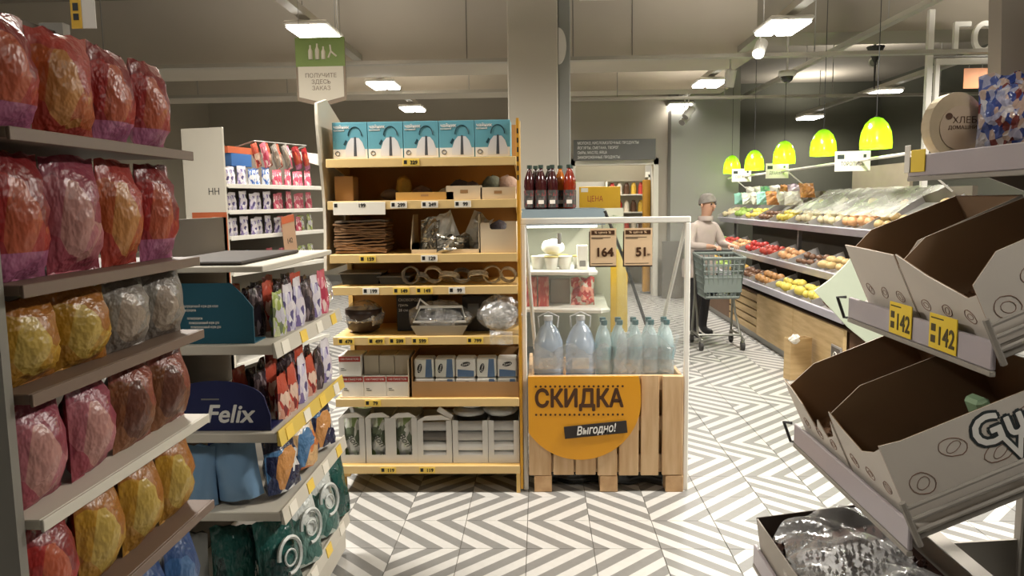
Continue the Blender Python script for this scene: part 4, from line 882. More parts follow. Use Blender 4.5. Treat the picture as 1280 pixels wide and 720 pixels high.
hts = [.2, .225, .155, .19, .2, .24, .26]; rown = ['top', 'second', 'third', 'fourth', 'fifth', 'sixth', 'lowest']
for k, rw in enumerate(plan):
    for q, (m, nm) in enumerate(rw):
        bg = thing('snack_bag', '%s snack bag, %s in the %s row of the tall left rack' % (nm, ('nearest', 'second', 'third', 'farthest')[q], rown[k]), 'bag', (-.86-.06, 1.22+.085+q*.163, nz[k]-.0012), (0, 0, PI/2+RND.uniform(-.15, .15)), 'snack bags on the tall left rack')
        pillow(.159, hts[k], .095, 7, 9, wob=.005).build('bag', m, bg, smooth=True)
for q in range(3):
    o = tag(pillow(.15, .13, .07, 6, 8, wob=.008).build('snack_bag', S_red, None, (-.97, 1.33+q*.2, 1.905 if False else nz[0]+.21), (.2, .1*q, PI/2+.3*q)), 'red', 'bag') if False else None
# yellow price flag and white tag on the top of the rack
t = thing('price_flag', 'yellow price flag with black print clipped on top of the snack rack', 'price flag', (-1.1, 1.86, 1.98))
MB().box(-.025, 0, 0, .0, .003, .07).build('flag', M_yel, t); MB().box(.003, 0, 0, .035, .003, .08).build('white_part', M_paper, t); MB().box(-.019, -.001, .02, -.006, 0, .035).box(-.019, -.001, .042, -.006, 0, .06).build('print', M_black, t)
t = tag(MB().box(-.3, 0, 0, 0, .28, .3, b=.004).build('cardboard_box', M_card, None, (-1.05, .8, .55)), 'brown cardboard box at the bottom left corner beside the snack rack', 'box') if False else None

# ------------------------------------------------------------------ far shelf of pouches behind the gondola
fs_ang = math.atan2(1.3, .315)
fs = thing('pouch_shelf', 'far white shelf with rows of lilac and pink pouches behind the gondola', 'shelf rack', (-2.3, 5.6, 0), (0, 0, fs_ang))
FL = 1.38
MB().box(0, .33, 0, FL, .36, 2.0).build('back_panel', M_gback, fs)
MB().box(-.03, 0, 0, -.012, .36, 2.12, b=.004).build('end_panel', M_shw, fs)
MB().box(-.034, .0, .95, -.03, .3, 1.5).build('orange_poster', mat('poster_orange', c(196, 104, 66), .5, 0, .2, 5), fs)
MB().box(-.034, .05, 1.32, -.03, .2, 1.38).box(-.034, .02, 1.02, -.03, .16, 1.13).build('poster_patch', M_paper, fs)
text('НН', .07, M_black, fs, (-.031, .1, 1.65), (PI/2, 0, -PI/2))
fz = [1.71, 1.515, 1.32, 1.05, .7, .35]
for z in fz:
    sh = MB().box(0, .0, z-.025, FL, .33, z-.002, b=.002).build('shelf', M_white, fs); MB().box(0, -.01, z-.032, FL, 0, z, b=.001).build('price_rail', M_white, sh)
MB().box(0, .02, 0, FL, .33, .1).build('plinth', M_white, fs)
MB().prism([(0, 1.9), (.0, 2.0), (.3, 2.04), (.33, 2.0)], 1.3, 1.33, 'x').build('side_wing', M_white, fs)
ca, sa = math.cos(fs_ang), math.sin(fs_ang)
def FS(x, y, z): return (-2.3+x*ca-y*sa, 5.6+x*sa+y*ca, z)
rows = [[P_lil]*3+[P_blu]*3+[P_pnk]*6, [P_lil]*6+[P_pnk]*6, [P_lil]*7+[P_pnk]*3+[P_grn]*2, [P_dk]*2+[P_blu]*3+[P_pnk]*3+[P_grn]*4]
colr = {P_lil: 'lilac', P_blu: 'blue', P_pnk: 'pink', P_grn: 'green', P_dk: 'dark'}
for k, rw in enumerate(rows):
    for q, m in enumerate(rw):
        pouch(m, .095, .125+.01*(q % 3), .05, FS(.07+q*.108, .06+.02*((q*5) % 3), fz[k]-.0012), fs_ang+RND.uniform(-.15, .15), '%s pouch, %s from left in the %s row of the far pouch shelf' % (colr[m], ('first', 'second', 'third', 'fourth', 'fifth', 'sixth', 'seventh', 'eighth', 'ninth', 'tenth', 'eleventh', 'twelfth')[q], ('first', 'second', 'third', 'fourth')[k]), '%s row of the far pouch shelf' % ('first', 'second', 'third', 'fourth')[k])
# blue box and red snack strips above
t = thing('blue_box', 'blue display box with orange lid on top of the far pouch shelf', 'box', FS(.32, .1, 1.85), (0, 0, fs_ang)); 
MB().box(-.12, 0, 0, .14, .15, .1, b=.003).build('carton', mat('box_blue', c(52, 104, 170), .5), t); MB().box(-.16, 0, .1, .16, .15, .15).build('orange_lid', mat('lid_orange', c(196, 96, 56), .5), t); 
MB().box(-.1, .02, -.14, -.08, .13, 0).box(.08, .02, -.14, .1, .13, 0).build('support', M_white, t)
for q in range(10):
    m = [P_red, P_pnk, P_red, S_gr, P_red, S_gr, P_pnk, S_red, S_red, S_red][q]
    tag(pillow(.085, .2, .045, 5, 7).build('snack_strip', m, None, FS(.56+q*.078, .1-.03*(q % 2), 1.855+.004*(q % 3)), (0, -.35, fs_ang)), '%s snack strip hanging above the far pouch shelf, %s from the left' % ('red' if m in (P_red, S_red) else 'pink' if m is P_pnk else 'pale', ('first', 'second', 'third', 'fourth', 'fifth', 'sixth', 'seventh', 'eighth', 'ninth', 'tenth')[q]), 'snack strip', 'snack strips above the far pouch shelf')
MB().tube([(.5, .1, 2.06), (1.3, .1, 2.075)], .006).tube([(.5, .1, 2.06), (.5, .34, 2.0)], .006).tube([(1.3, .1, 2.075), (1.3, .34, 2.0)], .006).build('hook_bar', M_grey, fs)
t = thing('price_poster', 'brown and orange price poster hung across the far pouch shelf', 'poster', FS(.72, -.06, 1.1), (0, -.12, fs_ang))
MB().box(-.09, 0, 0, .1, .004, .36).build('sheet', mat('poster_tan', c(186, 150, 120), .6, 0, .1, 6), t); MB().box(-.09, -.001, .3, .1, 0, .36).build('header', mat('lid_orange', c(196, 96, 56), .5), t); text('142', .06, M_black, t, (0, -.001, .15))
MB().box(-.02, .004, .2, .02, .045, .24).build('clip', M_grey, t)
for q in range(3):
    tag(pillow(.11, .17, .05, 5, 7).build('red_pack', S_red, None, FS(1.36+.05*q, -.06, 1.78-.0*q), (0, 0, fs_ang-.3*q)), 'dark red pack hanging at the far end of the pouch shelf, %s of three' % ('left', 'middle', 'right')[q], 'pack') if q < 0 else None

t = thing('wrapped_pack', 'clear-wrapped yellow and white pack at the far end of the upper gondola shelf', 'pack', G(-.07, .775, gz[0]+.004), (0, 0, .4))
blob(.045, 1.2, .7, 1.5, 12, 8, .15).build('pack', print_mat('yellow_white_pack', [c(226, 200, 90), c(236, 232, 222), c(206, 150, 150), c(230, 226, 214)], 4, .2, None, .6), t)
blob(.05, 1.25, .75, 1.5, 14, 9, .2).build('film', M_bag, t)
# ------------------------------------------------------------------ near rack on the right with tilted shelves and open nut cartons
TH = math.radians(24)
M_rk = mat('rack_putty', c(150, 144, 136), .5, .1, .06); M_prl = mat('rail_lilac_grey', c(172, 164, 170), .3, 0, .05, 6); M_nutbox = mat('nut_box_white', c(204, 196, 186), .65, 0, .05, 5); M_nutin = mat('nut_box_inside', c(146, 118, 90), .8, 0, .1, 6)
M_line = mat('nut_print_brown', c(136, 104, 88), .7); M_tdk = mat('logo_dark', c(44, 52, 54), .5); M_142 = mat('tag_bright_yellow', c(232, 200, 50), .45, 0, .03)
RY0, RY1 = 1.98, 2.90
rk = thing('tilted_shelf_rack', 'near grey rack with stepped tilted shelves on the right', 'shelf rack', (1.0, RY0, 0))
RL = RY1-RY0
shelves = [(1.385, 1.665, math.radians(4), .42), (1.185, 1.14, TH, .52), (.995, .65, TH, .62), (.85, .16, math.radians(8), .7)]
MB().box(.93, -.02, 0, .97, RL, 2.3).build('back_panel', mat('rack_back_dark', c(58, 52, 46), .8), rk)
for y in (RL-.04, -.02): MB().box(.84, y, 0, .93, y+.05, 2.5, b=.006).build('post', M_rk, rk)
MB().prism([(.66, 1.76), (.74, 1.72), (.77, 2.5), (.63, 2.5)], RL-.06, RL+.02, 'y').build('tall_panel', mat('curtain_grey', c(150, 142, 130), .7, 0, .08, 3), rk)
for k, (X, z, th, D) in enumerate(shelves):
    e = MB().box(0, 0, -.02, D, RL, -.002, b=.003).build('shelf', M_rk, rk, (X-1.0, 0, z), (0, -th, 0))
    pr_ = MB().box(X-1.0-.016, 0, z-.045, X-1.0-.002, RL, z+.032, b=.003).build('price_rail', M_prl, rk)
    MB().box(X-1.0-.018, 0, z-.062, X-1.0-.002, RL, z-.046, b=.002).build('lower_lip', M_rk, pr_)
    if k in (1, 2):
        b = MB()
        for q, zz in enumerate((.01, .045, .08)): b.tube([(.0, -.008, zz), (.0+D, -.008, zz)], .0065, 6)
        b.tube([(0, -.008, -.03), (0, -.008, .1)], .009, 6).tube([(D*.6, -.008, -.02), (D*.6, -.008, .085)], .0065, 6); b.build('wire_guard', M_rk, e)
    if k in (1, 2):
        MB().tube([(-.01, RL+.0, .04), (-.03, RL+.03, .045), (-.035, RL+.035, -.04), (-.01, RL+.01, -.05)], .006, 6).build('wire_hook', M_dark, e)
    D2 = .93-(X-1.0)
    MB().prism([(X-1.0+D*math.cos(th)*.4, z+D*math.sin(th)*.4-.024), (.93, z+D*math.sin(th)-.03 if k else z), (.93, z-.16)], RL-.02, RL-.01, 'y').build('bracket', M_rk, rk)
def tagr(k, y, txt, big=True):
    X, z, th, D = shelves[k]; h2 = .052 if big else .03
    t = MB().box(-.021, y, -h2+.012, -.0175, y+.15, h2+.012, b=.001).build('price_tag', M_142, rk, (X-1.0, 0, z))
    text(txt, .075, mat('tag_ink', c(70, 58, 20), .6), t, (-.0217, y+.055, .0), FACE_LEFT, bold=.02, width=.085)
    MB().box(-.0218, y+.112, .012, -.0212, y+.138, .034).box(-.0218, y+.112, -.022, -.0212, y+.138, .0).box(-.0218, y+.07, .05, -.0212, y+.14, .054).build('tag_print', mat('tag_ink', c(70, 58, 20), .6), t)
tagr(1, .42, '142'); tagr(1, .16, '142')
X, z, th, D = shelves[0]
MB().box(-.021, RL-.13, -.03, -.0175, RL-.03, .05, b=.001).build('price_tag', M_142, rk, (X-1.0, 0, z)); MB().box(-.021, RL-.02, -.03, -.0175, RL+.02, .07, b=.001).build('white_tag', M_paper, rk, (X-1.0, 0, z))

def ell(cx, cz, a, b, rot, n=16, j=.06): return [(cx+a*(1+RND.uniform(-j, j))*math.cos(q)*math.cos(rot)-b*math.sin(q)*math.sin(rot), cz+a*math.cos(q)*math.sin(rot)+b*(1+RND.uniform(-j, j))*math.sin(q)*math.cos(rot)) for q in [2*PI*k/n for k in range(n)]]
NC = 0
def nut_carton(k, d0, y0, D, L, h, label, front, logo=False, fill=True, ff=None, side=None):
    """open carton lying on tilted shelf k: d0 into the shelf, y0 along it"""
    global NC
    X, z, th, _ = shelves[k]; ct, st = math.cos(th), math.sin(th); n0 = .0005
    t = thing('nut_carton', label, 'carton', (X+d0*ct-n0*st, RY0+y0, z+d0*st+n0*ct), (0, -th, 0), 'white nut cartons on the tilted rack')
    w = .005
    def wall(name, poly, a, b, ax): 
        o = MB().prism(poly, a, b, ax).build(name, [M_nutbox], t); return o
    MB().box(w, w, 0, D, L, .004).build('base', M_nutin, t)
    near = side or [(0, 0), (0, h*.75), (D*.2, h), (D, h), (D, 0)]
    far = [(0, 0), (0, h*.85), (D*.25, h*1.05), (D, h), (D, 0)]
    for nm, poly, a in (('near_wall', near, 0), ('far_wall', far, L-w)):
        MB().prism(poly, a, a+w*.5, 'y', 0 if nm == 'near_wall' else 1).prism(poly, a+w*.5, a+w, 'y', 1 if nm == 'near_wall' else 0).build(nm, [M_nutbox, M_nutin], t)
    fp = front or [(0, h*.75), (L*.15, h*.6), (L*.85, h*.6), (L, h*.75)]
    poly = [(w, 0)]+[(min(max(a*L, w), L-w), b*h) for a, b in (ff or [(0, .8), (.2, .55), (.8, .55), (1, .85)])]+[(L-w, 0)]
    fw = MB().prism(poly, 0, w*.5, 'x', 0).prism(poly, w*.5, w, 'x', 1).build('front_wall', [M_nutbox, M_nutin], t)
    MB().prism([(w, 0), (w, h), (L-w, h), (L-w, 0)], D-w, D, 'x').build('rear_wall', [M_nutin], t)
    # printed nut outlines
    for q in range(4):
        a, b = .036+.008*RND.random(), .025+.006*RND.random(); cx = D*(.14+.22*q); cz = h*(.36+.25*(q % 2))
        o = MB().tube([(x, -.0006, zz) for x, zz in ell(cx, cz, a, b, RND.uniform(-.8, .8))], .0013, 4, closed=True)
        o.tube([(x, -.0006, zz) for x, zz in ell(cx+.002, cz, a*.55, b*.5, RND.uniform(-.8, .8), 12)], .001, 4, closed=True); o.build('nut_print', M_line, t)
    for q in range(3):
        cy = L*(.2+.3*q); cz = h*.3
        o = MB().tube([(-.0006, y, zz) for y, zz in ell(cy, cz, .026, .019, RND.uniform(-.8, .8))], .0013, 4, closed=True)
        o.tube([(-.0006, y, zz) for y, zz in ell(cy, cz, .014, .009, RND.uniform(-.8, .8), 12)], .001, 4, closed=True); o.build('nut_print', M_line, t)
    if logo:
        text('Gu', .12, M_tdk, t, (D*.62, -.0008, h*.62), FACE_CAM, bold=.09); text('Gu', .12, M_ink_white, t, (D*.62, -.0016, h*.62), FACE_CAM, bold=.02)
        text('W', .1, M_tdk, t, (D*.72, -.0008, h*.33), FACE_CAM, bold=.09); text('W', .1, M_ink_white, t, (D*.72, -.0016, h*.33), FACE_CAM, bold=.02)
    if fill:
        # loose shelled nuts: nobody could count them
        b = MB(); rr = random.Random(NC); NC += 1
        for q in range(170):
            x, y = rr.uniform(.03, D-.03), rr.uniform(.03, L-.03); s_ = rr.uniform(.006, .009); zz = h*.14+rr.uniform(0, .008)
            m0 = len(b.v); b.lathe([(.0005, -s_*.7), (s_, -s_*.2), (s_*.9, s_*.4), (.0005, s_*.8)], 5); b.v[m0:] = [(px+x, py*1.3+y, pz+zz) for px, py, pz in b.v[m0:]]
        b.box(.008, .008, .006, D-.008, L-.008, h*.14-.002)
        o = b.build('loose_nuts', mat('walnut_brown', c(120, 88, 62), .7, 0, .2, 40), t); o['kind'] = 'stuff'
    return t
nut_carton(1, .03, .05, .43, .40, .235, 'white nut carton with print, nearest on the middle tilted shelf', None, ff=[(0, .62), (.15, .55), (.6, .75), (1, 1)])
nut_carton(1, .035, .47, .43, .38, .24, 'white nut carton with print, farther on the middle tilted shelf', None, ff=[(0, .95), (.5, .98), (1, 1.0)])
nut_carton(2, .02, .06, .50, .38, .25, 'white nut carton with the large dark logo on the lower tilted shelf', None, True, ff=[(0, .9), (.2, .75), (.5, .6), (.8, .75), (1, .9)], side=[(0, 0), (0, .235), (.06, .225), (.5, .22), (.5, 0)])
nut_carton(2, .02, .46, .50, .42, .225, 'white nut carton with torn front, farther on the lower tilted shelf', None, ff=[(0, .8), (.1, .5), (.3, .35), (.4, .6), (.55, .3), (.7, .7), (.85, .9), (1, 1)])
for k, (d, y, kk) in enumerate(((.33, .16, 1), (.36, .2, 2), (.3, .62, 1))):
    X, z, th, _ = shelves[kk]; ct, st = math.cos(th), math.sin(th); n = .075
    tag(MB().box(-.02, -.035, 0, .02, .035, .12, b=.01).build('green_scoop', mat('scoop_green', c(142, 172, 136), .5, 0, .06), None, (X+d*ct-n*st, RY0+y, z+d*st+n*ct), (0, -th, .1)), 'pale green scoop handle standing in the nuts of the %s' % ('nearest middle carton', 'logo carton', 'farther middle carton')[k], 'scoop')
# bottom shelf: dark open carton with clear liner bag
X, z, th, _ = shelves[3]
t = thing('date_carton', 'dark open carton with a clear liner bag on the lowest shelf', 'carton', (X+.008, RY0+.12, z+.001), (0, -th, 0))
M_greyc = mat('carton_grey', c(168, 160, 150), .7, 0, .06); D, L, h = .5, .78, .15
MB().box(0, 0, 0, D, L, .004).build('base', M_nutin, t)
for nm, bx_ in (('near_wall', (0, 0, D, .005)), ('far_wall', (0, L-.005, D, L)), ('front_wall', (0, .005, .005, L-.005)), ('rear_wall', (D-.005, .005, D, L-.005))):
    MB().box(bx_[0], bx_[1], .004, bx_[2], bx_[3], h if nm != 'front_wall' else h*.98).build(nm, M_greyc if nm != 'far_wall' else mat('carton_dark_inside', c(84, 74, 66), .8), t)
b = MB(); rr = random.Random(77)
for q in range(260):
    x, y = rr.uniform(.03, D-.03), rr.uniform(.03, L-.03); m0 = len(b.v); s_ = .012
    b.lathe([(.0005, -s_), (s_*.7, 0), (.0005, s_)], 5); b.v[m0:] = [(px+x, py+y, pz+.07+rr.uniform(0, .015)) for px, py, pz in b.v[m0:]]
b.box(.01, .01, .006, D-.01, L-.01, .066); o = b.build('loose_dates', mat('date_dark', c(62, 36, 28), .35, 0, .3, 30), t); o['kind'] = 'stuff'
lb = MB(); lb.grid(lambda u, v: (.02+.42*v+.03*math.sin(u*9), .1+.6*u+.02*math.sin(v*11), .1+.1*math.sin(PI*v)*(.5+.5*math.sin(u*7+1)**2)+.012*math.sin(u*31+v*17)+RND.uniform(-.002, .002)), 40, 24)
lb.build('liner_bag', clear('liner', tr=.66, gl=.16, bump=.5, nscale=5, rough=.15, vary=.15), t, smooth=True)
# top shelf goods
X, z, th, _ = shelves[0]
t = thing('round_loaf_pack', 'round white-labelled loaf pack standing on the top right shelf', 'bread pack', (X+.10, RY1-.1, z+.013), (0, 0, 0))
b = MB(); b.cyl((0, 0, .13), (0, .06, .13), .1, n=28); b.lathe([(.1, 0), (.1, 0)], 3) if False else None
b.v = [(x*.95, y, zz*1.15-.03) for x, y, zz in b.v]; b.build('loaf', mat('loaf_cream', c(206, 190, 160), .6, 0, .2, 12, .3), t, smooth=False)
b = MB().cyl((.01, -.004, .1), (.01, 0, .1), .07, n=24); b.v = [(x, y, zz*1.1) for x, y, zz in b.v]; b.build('label', mat('loaf_label', c(196, 178, 156), .6, 0, .1, 10), t)
text('ХЛЕБ', .032, M_brown, t, (.025, -.005, .135)); text('ДОМАШНИЙ', .018, M_brown, t, (.025, -.005, .11)); MB().cyl((-.03, -.006, .15), (-.03, -.004, .15), .012, n=10).build('heart_mark', M_brown, t)
t = thing('foil_gift_bag', 'crumpled blue and silver foil bag beside the round loaf pack', 'bag', (X+.25, RY1-.14, z+.034))
pillow(.21, .27, .1, 8, 10, wob=.014).build('bag', print_mat('blue_foil', [c(86, 104, 170), c(170, 176, 206), c(120, 60, 60), c(190, 170, 160), c(60, 80, 150), c(206, 206, 214)], 9, .12, None, 1.0), t)
t = thing('flat_loaf_pack', 'pink-beige pack half seen at the right frame edge of the top shelf', 'bread pack', (X+.26, RY1-.4, z+.036))
pillow(.2, .24, .08, 6, 8, wob=.01).build('bag', print_mat('beige_pack', [c(196, 168, 150), c(176, 140, 124), c(206, 190, 176)], 4, .25, None, .6), t)

# ------------------------------------------------------------------ big letters and portal frame beyond
pt = thing('portal_frame', 'thin white portal frame with big letters over the right part of the shop', 'portal', (3.95, 8.0, 0))
MB().box(-.03, 0, 0, .03, .05, 3.4, b=.004).build('post', M_white, pt); MB().box(1.6, 0, 0, 1.66, .05, 3.4, b=.004).build('post', M_white, pt)
MB().box(.06, -.0, 2.86, 1.58, .05, 2.92, b=.004).build('crossbar', M_white, pt); MB().box(.06, 0, 2.35, .1, .05, 2.86).build('inner_post', M_white, pt); MB().box(.03, .01, 2.93, 1.6, .04, 2.945).build('letter_rail', M_grey, pt)
text('ГО', .40, mat('letter_white', c(216, 214, 206), .5, 0, .02), pt, (.43, .02, 3.095), FACE_CAM, bold=.02, ext=.02, name='letters', width=.42)
t = thing('orange_poster', 'small orange poster below the white portal crossbar', 'poster', (4.4, 8.02, 2.62)); MB().box(-.1, 0, 0, .14, .01, .2).build('sheet', mat('poster_orange2', c(206, 130, 70), .5, 0, .15, 6), t); MB().cyl((-.05, .005, .2), (-.05, .005, .25), .004, n=5).cyl((.08, .005, .2), (.08, .005, .25), .004, n=5).build('hanger', M_grey, t)
# ------------------------------------------------------------------ produce stand along the right aisle
M_pw = wood('stand_wood', c(206, 178, 132), c(184, 154, 108), .6, .6, 5); M_pdk = mat('stand_slot', c(92, 64, 44), .7); M_ss = mat('stand_steel', c(176, 172, 170), .35, .4, .06); M_price = mat('produce_price_rail', c(190, 186, 200), .3, 0, .1, 5)
PY0, PY1 = 5.9, 11.8
ps = thing('produce_stand', 'long wooden produce stand with three stepped tiers on the right aisle', 'produce stand', (2.35, PY0, 0))
PL = PY1-PY0
MB().box(.03, 0, 0, .9, PL, .07).build('plinth', M_grey, ps)
for k in range(5):
    y0 = k*PL/5
    if k == 2:
        for q in range(5): MB().box(0, y0+.004, .08+q*.088, .03, y0+PL/5-.004, .15+q*.088, b=.003).build('plank', M_pw, ps)
        MB().box(.032, y0, .08, .05, y0+PL/5, .52).build('slot_back', M_pdk, ps)
    else: MB().box(0, y0+.004, .075, .03, y0+PL/5-.004, .52, b=.003).build('front_panel', M_pw if k != 3 else mat('stand_brown', c(110, 82, 60), .6), ps)
MB().box(.05, 0, .07, .9, PL, .5).build('carcass', M_pdk, ps)
MB().box(.92, 0, 0, .96, PL, 1.62).build('back_panel', mat('stand_back', c(96, 88, 76), .7, 0, .06), ps)
tiers = [(0, .60, .30, .10), (.22, .85, .30, .12), (.42, 1.235, .48, .26)]
for k, (dx, z, dp, rise) in enumerate(tiers):
    th = math.atan2(rise, dp); D = math.hypot(dp, rise)
    tr = MB().box(0, 0, -.02, D, PL, -.002).build('tier', M_ss, ps, (dx, 0, z), (0, -th, 0))
    MB().box(-.02, 0, -.03, 0, PL, .05, b=.004).build('price_rail', M_price, tr)
    for q in range(10):
        y = q*PL/9.01
        MB().box(.0, y-.004 if q else 0, -.002, D, y+.004 if q else .008, .075).build('divider', M_ss, tr)
for y in (.05, PL/2, PL-.05): MB().box(.62, y-.02, .5, .66, y+.02, 1.3).build('upright', M_ss, ps)
FRM = {}
def fruit_mesh(kind, v):
    key = (kind, v)
    if key in FRM: return FRM[key]
    cols = {'apple': c(190, 70, 56), 'orange': c(226, 150, 50), 'potato': c(206, 176, 120), 'lemon': c(222, 200, 90), 'lime': c(150, 176, 84), 'onion': c(190, 140, 86), 'peach': c(226, 170, 120), 'tomato': c(196, 56, 50), 'date': c(120, 84, 60), 'pale': c(226, 210, 170), 'squash': c(214, 170, 80)}
    sh = {'potato': (1.25, .9, .8), 'lemon': (1.25, .9, .9), 'date': (1.2, .8, .7), 'squash': (1.2, 1, .9)}.get(kind, (1, 1, .92))
    FRM[key] = blob(.046, *sh, 9, 6, .05, random.Random(v+hash(len(kind)))).mesh(kind, mat('skin_'+kind, cols[kind], .45, 0, .15, 14), True); return FRM[key]
seg = [['date', 'lemon', 'lemon', 'onion', 'date', 'squash', 'lime', 'squash', 'lime'], ['date', 'potato', 'date', 'peach', 'apple', 'tomato', 'peach', 'apple', 'lime'], ['potato', 'peach', 'pale', 'pale', 'lemon', 'date', 'lemon', 'lime', 'pale']]
tn = ['lowest', 'middle', 'top']; secn = ['nearest', 'second', 'third', 'fourth', 'fifth', 'sixth', 'seventh', 'eighth', 'farthest']
for k, (dx, z, dp, rise) in enumerate(tiers):
    th = math.atan2(rise, dp); ct, st = math.cos(th), math.sin(th); W = PL/9.01
    for s_ in range(9):
        kd = seg[k][s_]
        for q in range(8 if k < 2 else 9):
            d = .075+.1*(q//4)+(.05 if q == 8 else 0)+(.1 if q == 8 else 0); y = s_*W+.085+(q % 4)*.155+(.06 if (q//4) % 2 else 0)+RND.uniform(-.015, .02); d += RND.uniform(-.01, .02)
            n = .016; x = dx+d*ct-n*st; zz = z+d*st+n*ct
            fr_ = put(kd, fruit_mesh(kd, q % 3), None, (2.35+x-.0, PY0+min(y, (s_+1)*W-.06), zz), (0, 0, RND.uniform(0, 6)), (lambda g: (g, g, g))(RND.uniform(.8, 1.12)))
            tag(fr_, '%s in the %s section of the %s produce tier' % ({'date': 'brown tuber', 'pale': 'pale yellow fruit'}.get(kd, kd), secn[s_], tn[k]), 'fruit' if kd not in ('potato', 'onion', 'squash', 'tomato') else 'vegetable', '%s produce tier' % tn[k])
# bagged goods heaped on the far part of the top tier
BG = [mat('bag_white_net', c(226, 224, 210), .4, 0, .12, 20, .5), mat('bag_mint', c(150, 206, 190), .4, 0, .12, 20, .4), mat('bag_orange', c(214, 150, 84), .4, 0, .2, 16, .4), mat('bag_lilac', c(190, 170, 190), .4, 0, .15, 16, .4)]
for q in range(14):
    y = 3.1+(q//2)*.38; d = .2+.18*(q % 2); th = math.atan2(.26, .48); m = BG[(0, 2, 0, 3, 2, 2, 1, 0, 0, 1, 0, 0, 1, 0)[q]]
    tag(pillow(.22, .17, .1, 6, 7, wob=.01).build('produce_bag', m, None, (2.35+.42+d*.88+.02, PY0+y, 1.235+d*.48+.13), (-.25, 0, .4*(q % 3)), False), '%s produce bag heaped on the top tier, %s row, number %s along' % (m.name[4:].replace('_', ' '), ('front', 'rear')[q % 2], ('one', 'two', 'three', 'four', 'five', 'six', 'seven')[q//2]), 'bag', 'produce bags on the far top tier')
# clear film drawn over the near top tier
fl = MB(); fl.grid(lambda u, v: (2.35+.46+.44*v, PY0+.3+2.5*u, 1.235+.03+.25*v+.12+.03*math.sin(u*14+v*4)*math.sin(PI*v)+RND.uniform(-.006, .006)), 30, 6)
tag(fl.build('film_cover', clear('produce_film', tr=.6, gl=.14, diff=(.82, .82, .74, 1), bump=.7, nscale=5, rough=.2, vary=.2), None), 'milky clear film laid over the near part of the top produce tier', 'plastic film')
# pale green flared end panel
ep = thing('flared_side_board', 'pale green flared plastic end panel of the produce stand', 'panel', (2.35, 5.82, 0))
# outline in x, z
o2 = [(.1, 1.22), (-.03, 1.04), (-.14, .93), (-.26, .84), (.0, .56), (.17, .42), (.26, .38), (.31, .46), (.36, .56), (.5, .6), (.55, .9), (.5, 1.2)]
MB().prism(o2, 0, .02).build('panel', mat('pale_green_plastic', c(196, 206, 186), .4, 0, .03), ep)
MB().box(.35, .005, 0, .42, .03, .6).build('green_leg', mat('scoop_green', c(142, 172, 136), .5), ep); MB().box(.3, .02, 1.0, .5, .08, 1.04).build('fixing', M_ss, ep)
# carton leaning at the stand and framed logo plate
t = thing('paper_carton', 'small tan carton with white bag standing before the produce stand', 'carton', (2.22, 6.45, 0), (0, 0, .25))
tray(.2, .1, .36, .006).build('carton', wood('stand_wood', c(206, 178, 132), c(184, 154, 108)), t); b = blob(.045, 1.1, .8, .9, 10, 7, .3); b.v = [(x-.06, y+.01, z_+.31) for x, y, z_ in b.v]; b.build('white_bag', M_paper, t)
t = thing('logo_plate', 'dark framed plate with a round emblem on the produce stand front', 'plate', (2.345, 6.0, .12), (0, 0, -PI/2))
MB().box(-.1, -.012, 0, .1, 0, .26, b=.003).build('frame', M_ss, t); MB().box(-.085, -.014, .015, .085, -.012, .245).build('field', mat('plate_grey', c(92, 84, 78), .5), t); MB().tube([(.05*math.cos(a), -.015, .13+.08*math.sin(a)) for a in [2*PI*k/20 for k in range(20)]], .004, 5, closed=True).tube([(.02*math.sin(a*2), -.015, .08+a*.016) for a in [k*.5 for k in range(13)]], .004, 5).build('emblem', M_paper, t)
# sign pipe with cards and green pendants
pp = thing('sign_pipe', 'white pipe running above the produce stand with sign cards on it', 'pipe', (2.9, 6.05, 1.88))
MB().cyl((0, 0, 0), (0, 5.8, -.03), .014, n=8).build('pipe', M_white, pp)
for y in (.1, 3.1, 5.6): MB().cyl((0, y, 0), (.355, y, -.3), .008, n=6).build('support', M_white, pp)
for y, w, tx, nm in ((7.1, .3, 'ТОРОПИСЬ', 'white sign card with black lettering, nearest above the produce stand'), (9.3, .26, 'ДЕШЕВЛЕ', 'white sign card with black lettering, middle one above the produce stand'), (10.9, .26, 'СВЕЖЕЕ', 'white sign card with black lettering, farthest above the produce stand')):
    t = thing('sign_card', nm, 'sign', (2.85, y, 1.78), (0, 0, -.2), 'sign cards on the produce pipe')
    MB().box(-w/2, -.02, 0, w/2, -.016, .18, b=.001).build('card', M_tagw, t); text(tx, .05, M_black, t, (.0, -.0208, .065), width=w*.66); MB().box(-w/2+.02, -.0206, .11, -w/2+.08, -.02, .15).box(w/2-.06, -.0206, .12, w/2-.035, -.02, .15).build('mark', M_tdk, t)
    MB().box(-.02, -.016, .09, .02, .0, .115).build('clip', M_white, t)
m, nt, bs, out = _new('pendant_green'); nt.nodes.remove(bs)
tl = nt.nodes.new('ShaderNodeBsdfTranslucent'); tl.inputs[0].default_value = c(146, 200, 30); gs = nt.nodes.new('ShaderNodeBsdfGlossy'); gs.inputs['Roughness'].default_value = .15; em = nt.nodes.new('ShaderNodeEmission'); em.inputs[0].default_value = c(130, 186, 20); em.inputs[1].default_value = .18
a_ = nt.nodes.new('ShaderNodeMixShader'); a_.inputs[0].default_value = .08; nt.links.new(tl.outputs[0], a_.inputs[1]); nt.links.new(gs.outputs[0], a_.inputs[2]); ad = nt.nodes.new('ShaderNodeAddShader'); nt.links.new(a_.outputs[0], ad.inputs[0]); nt.links.new(em.outputs[0], ad.inputs[1]); nt.links.new(ad.outputs[0], out.inputs['Surface'])
M_pend = m; M_bulb = emit('pendant_bulb', (1, 1, .75, 1), 9)
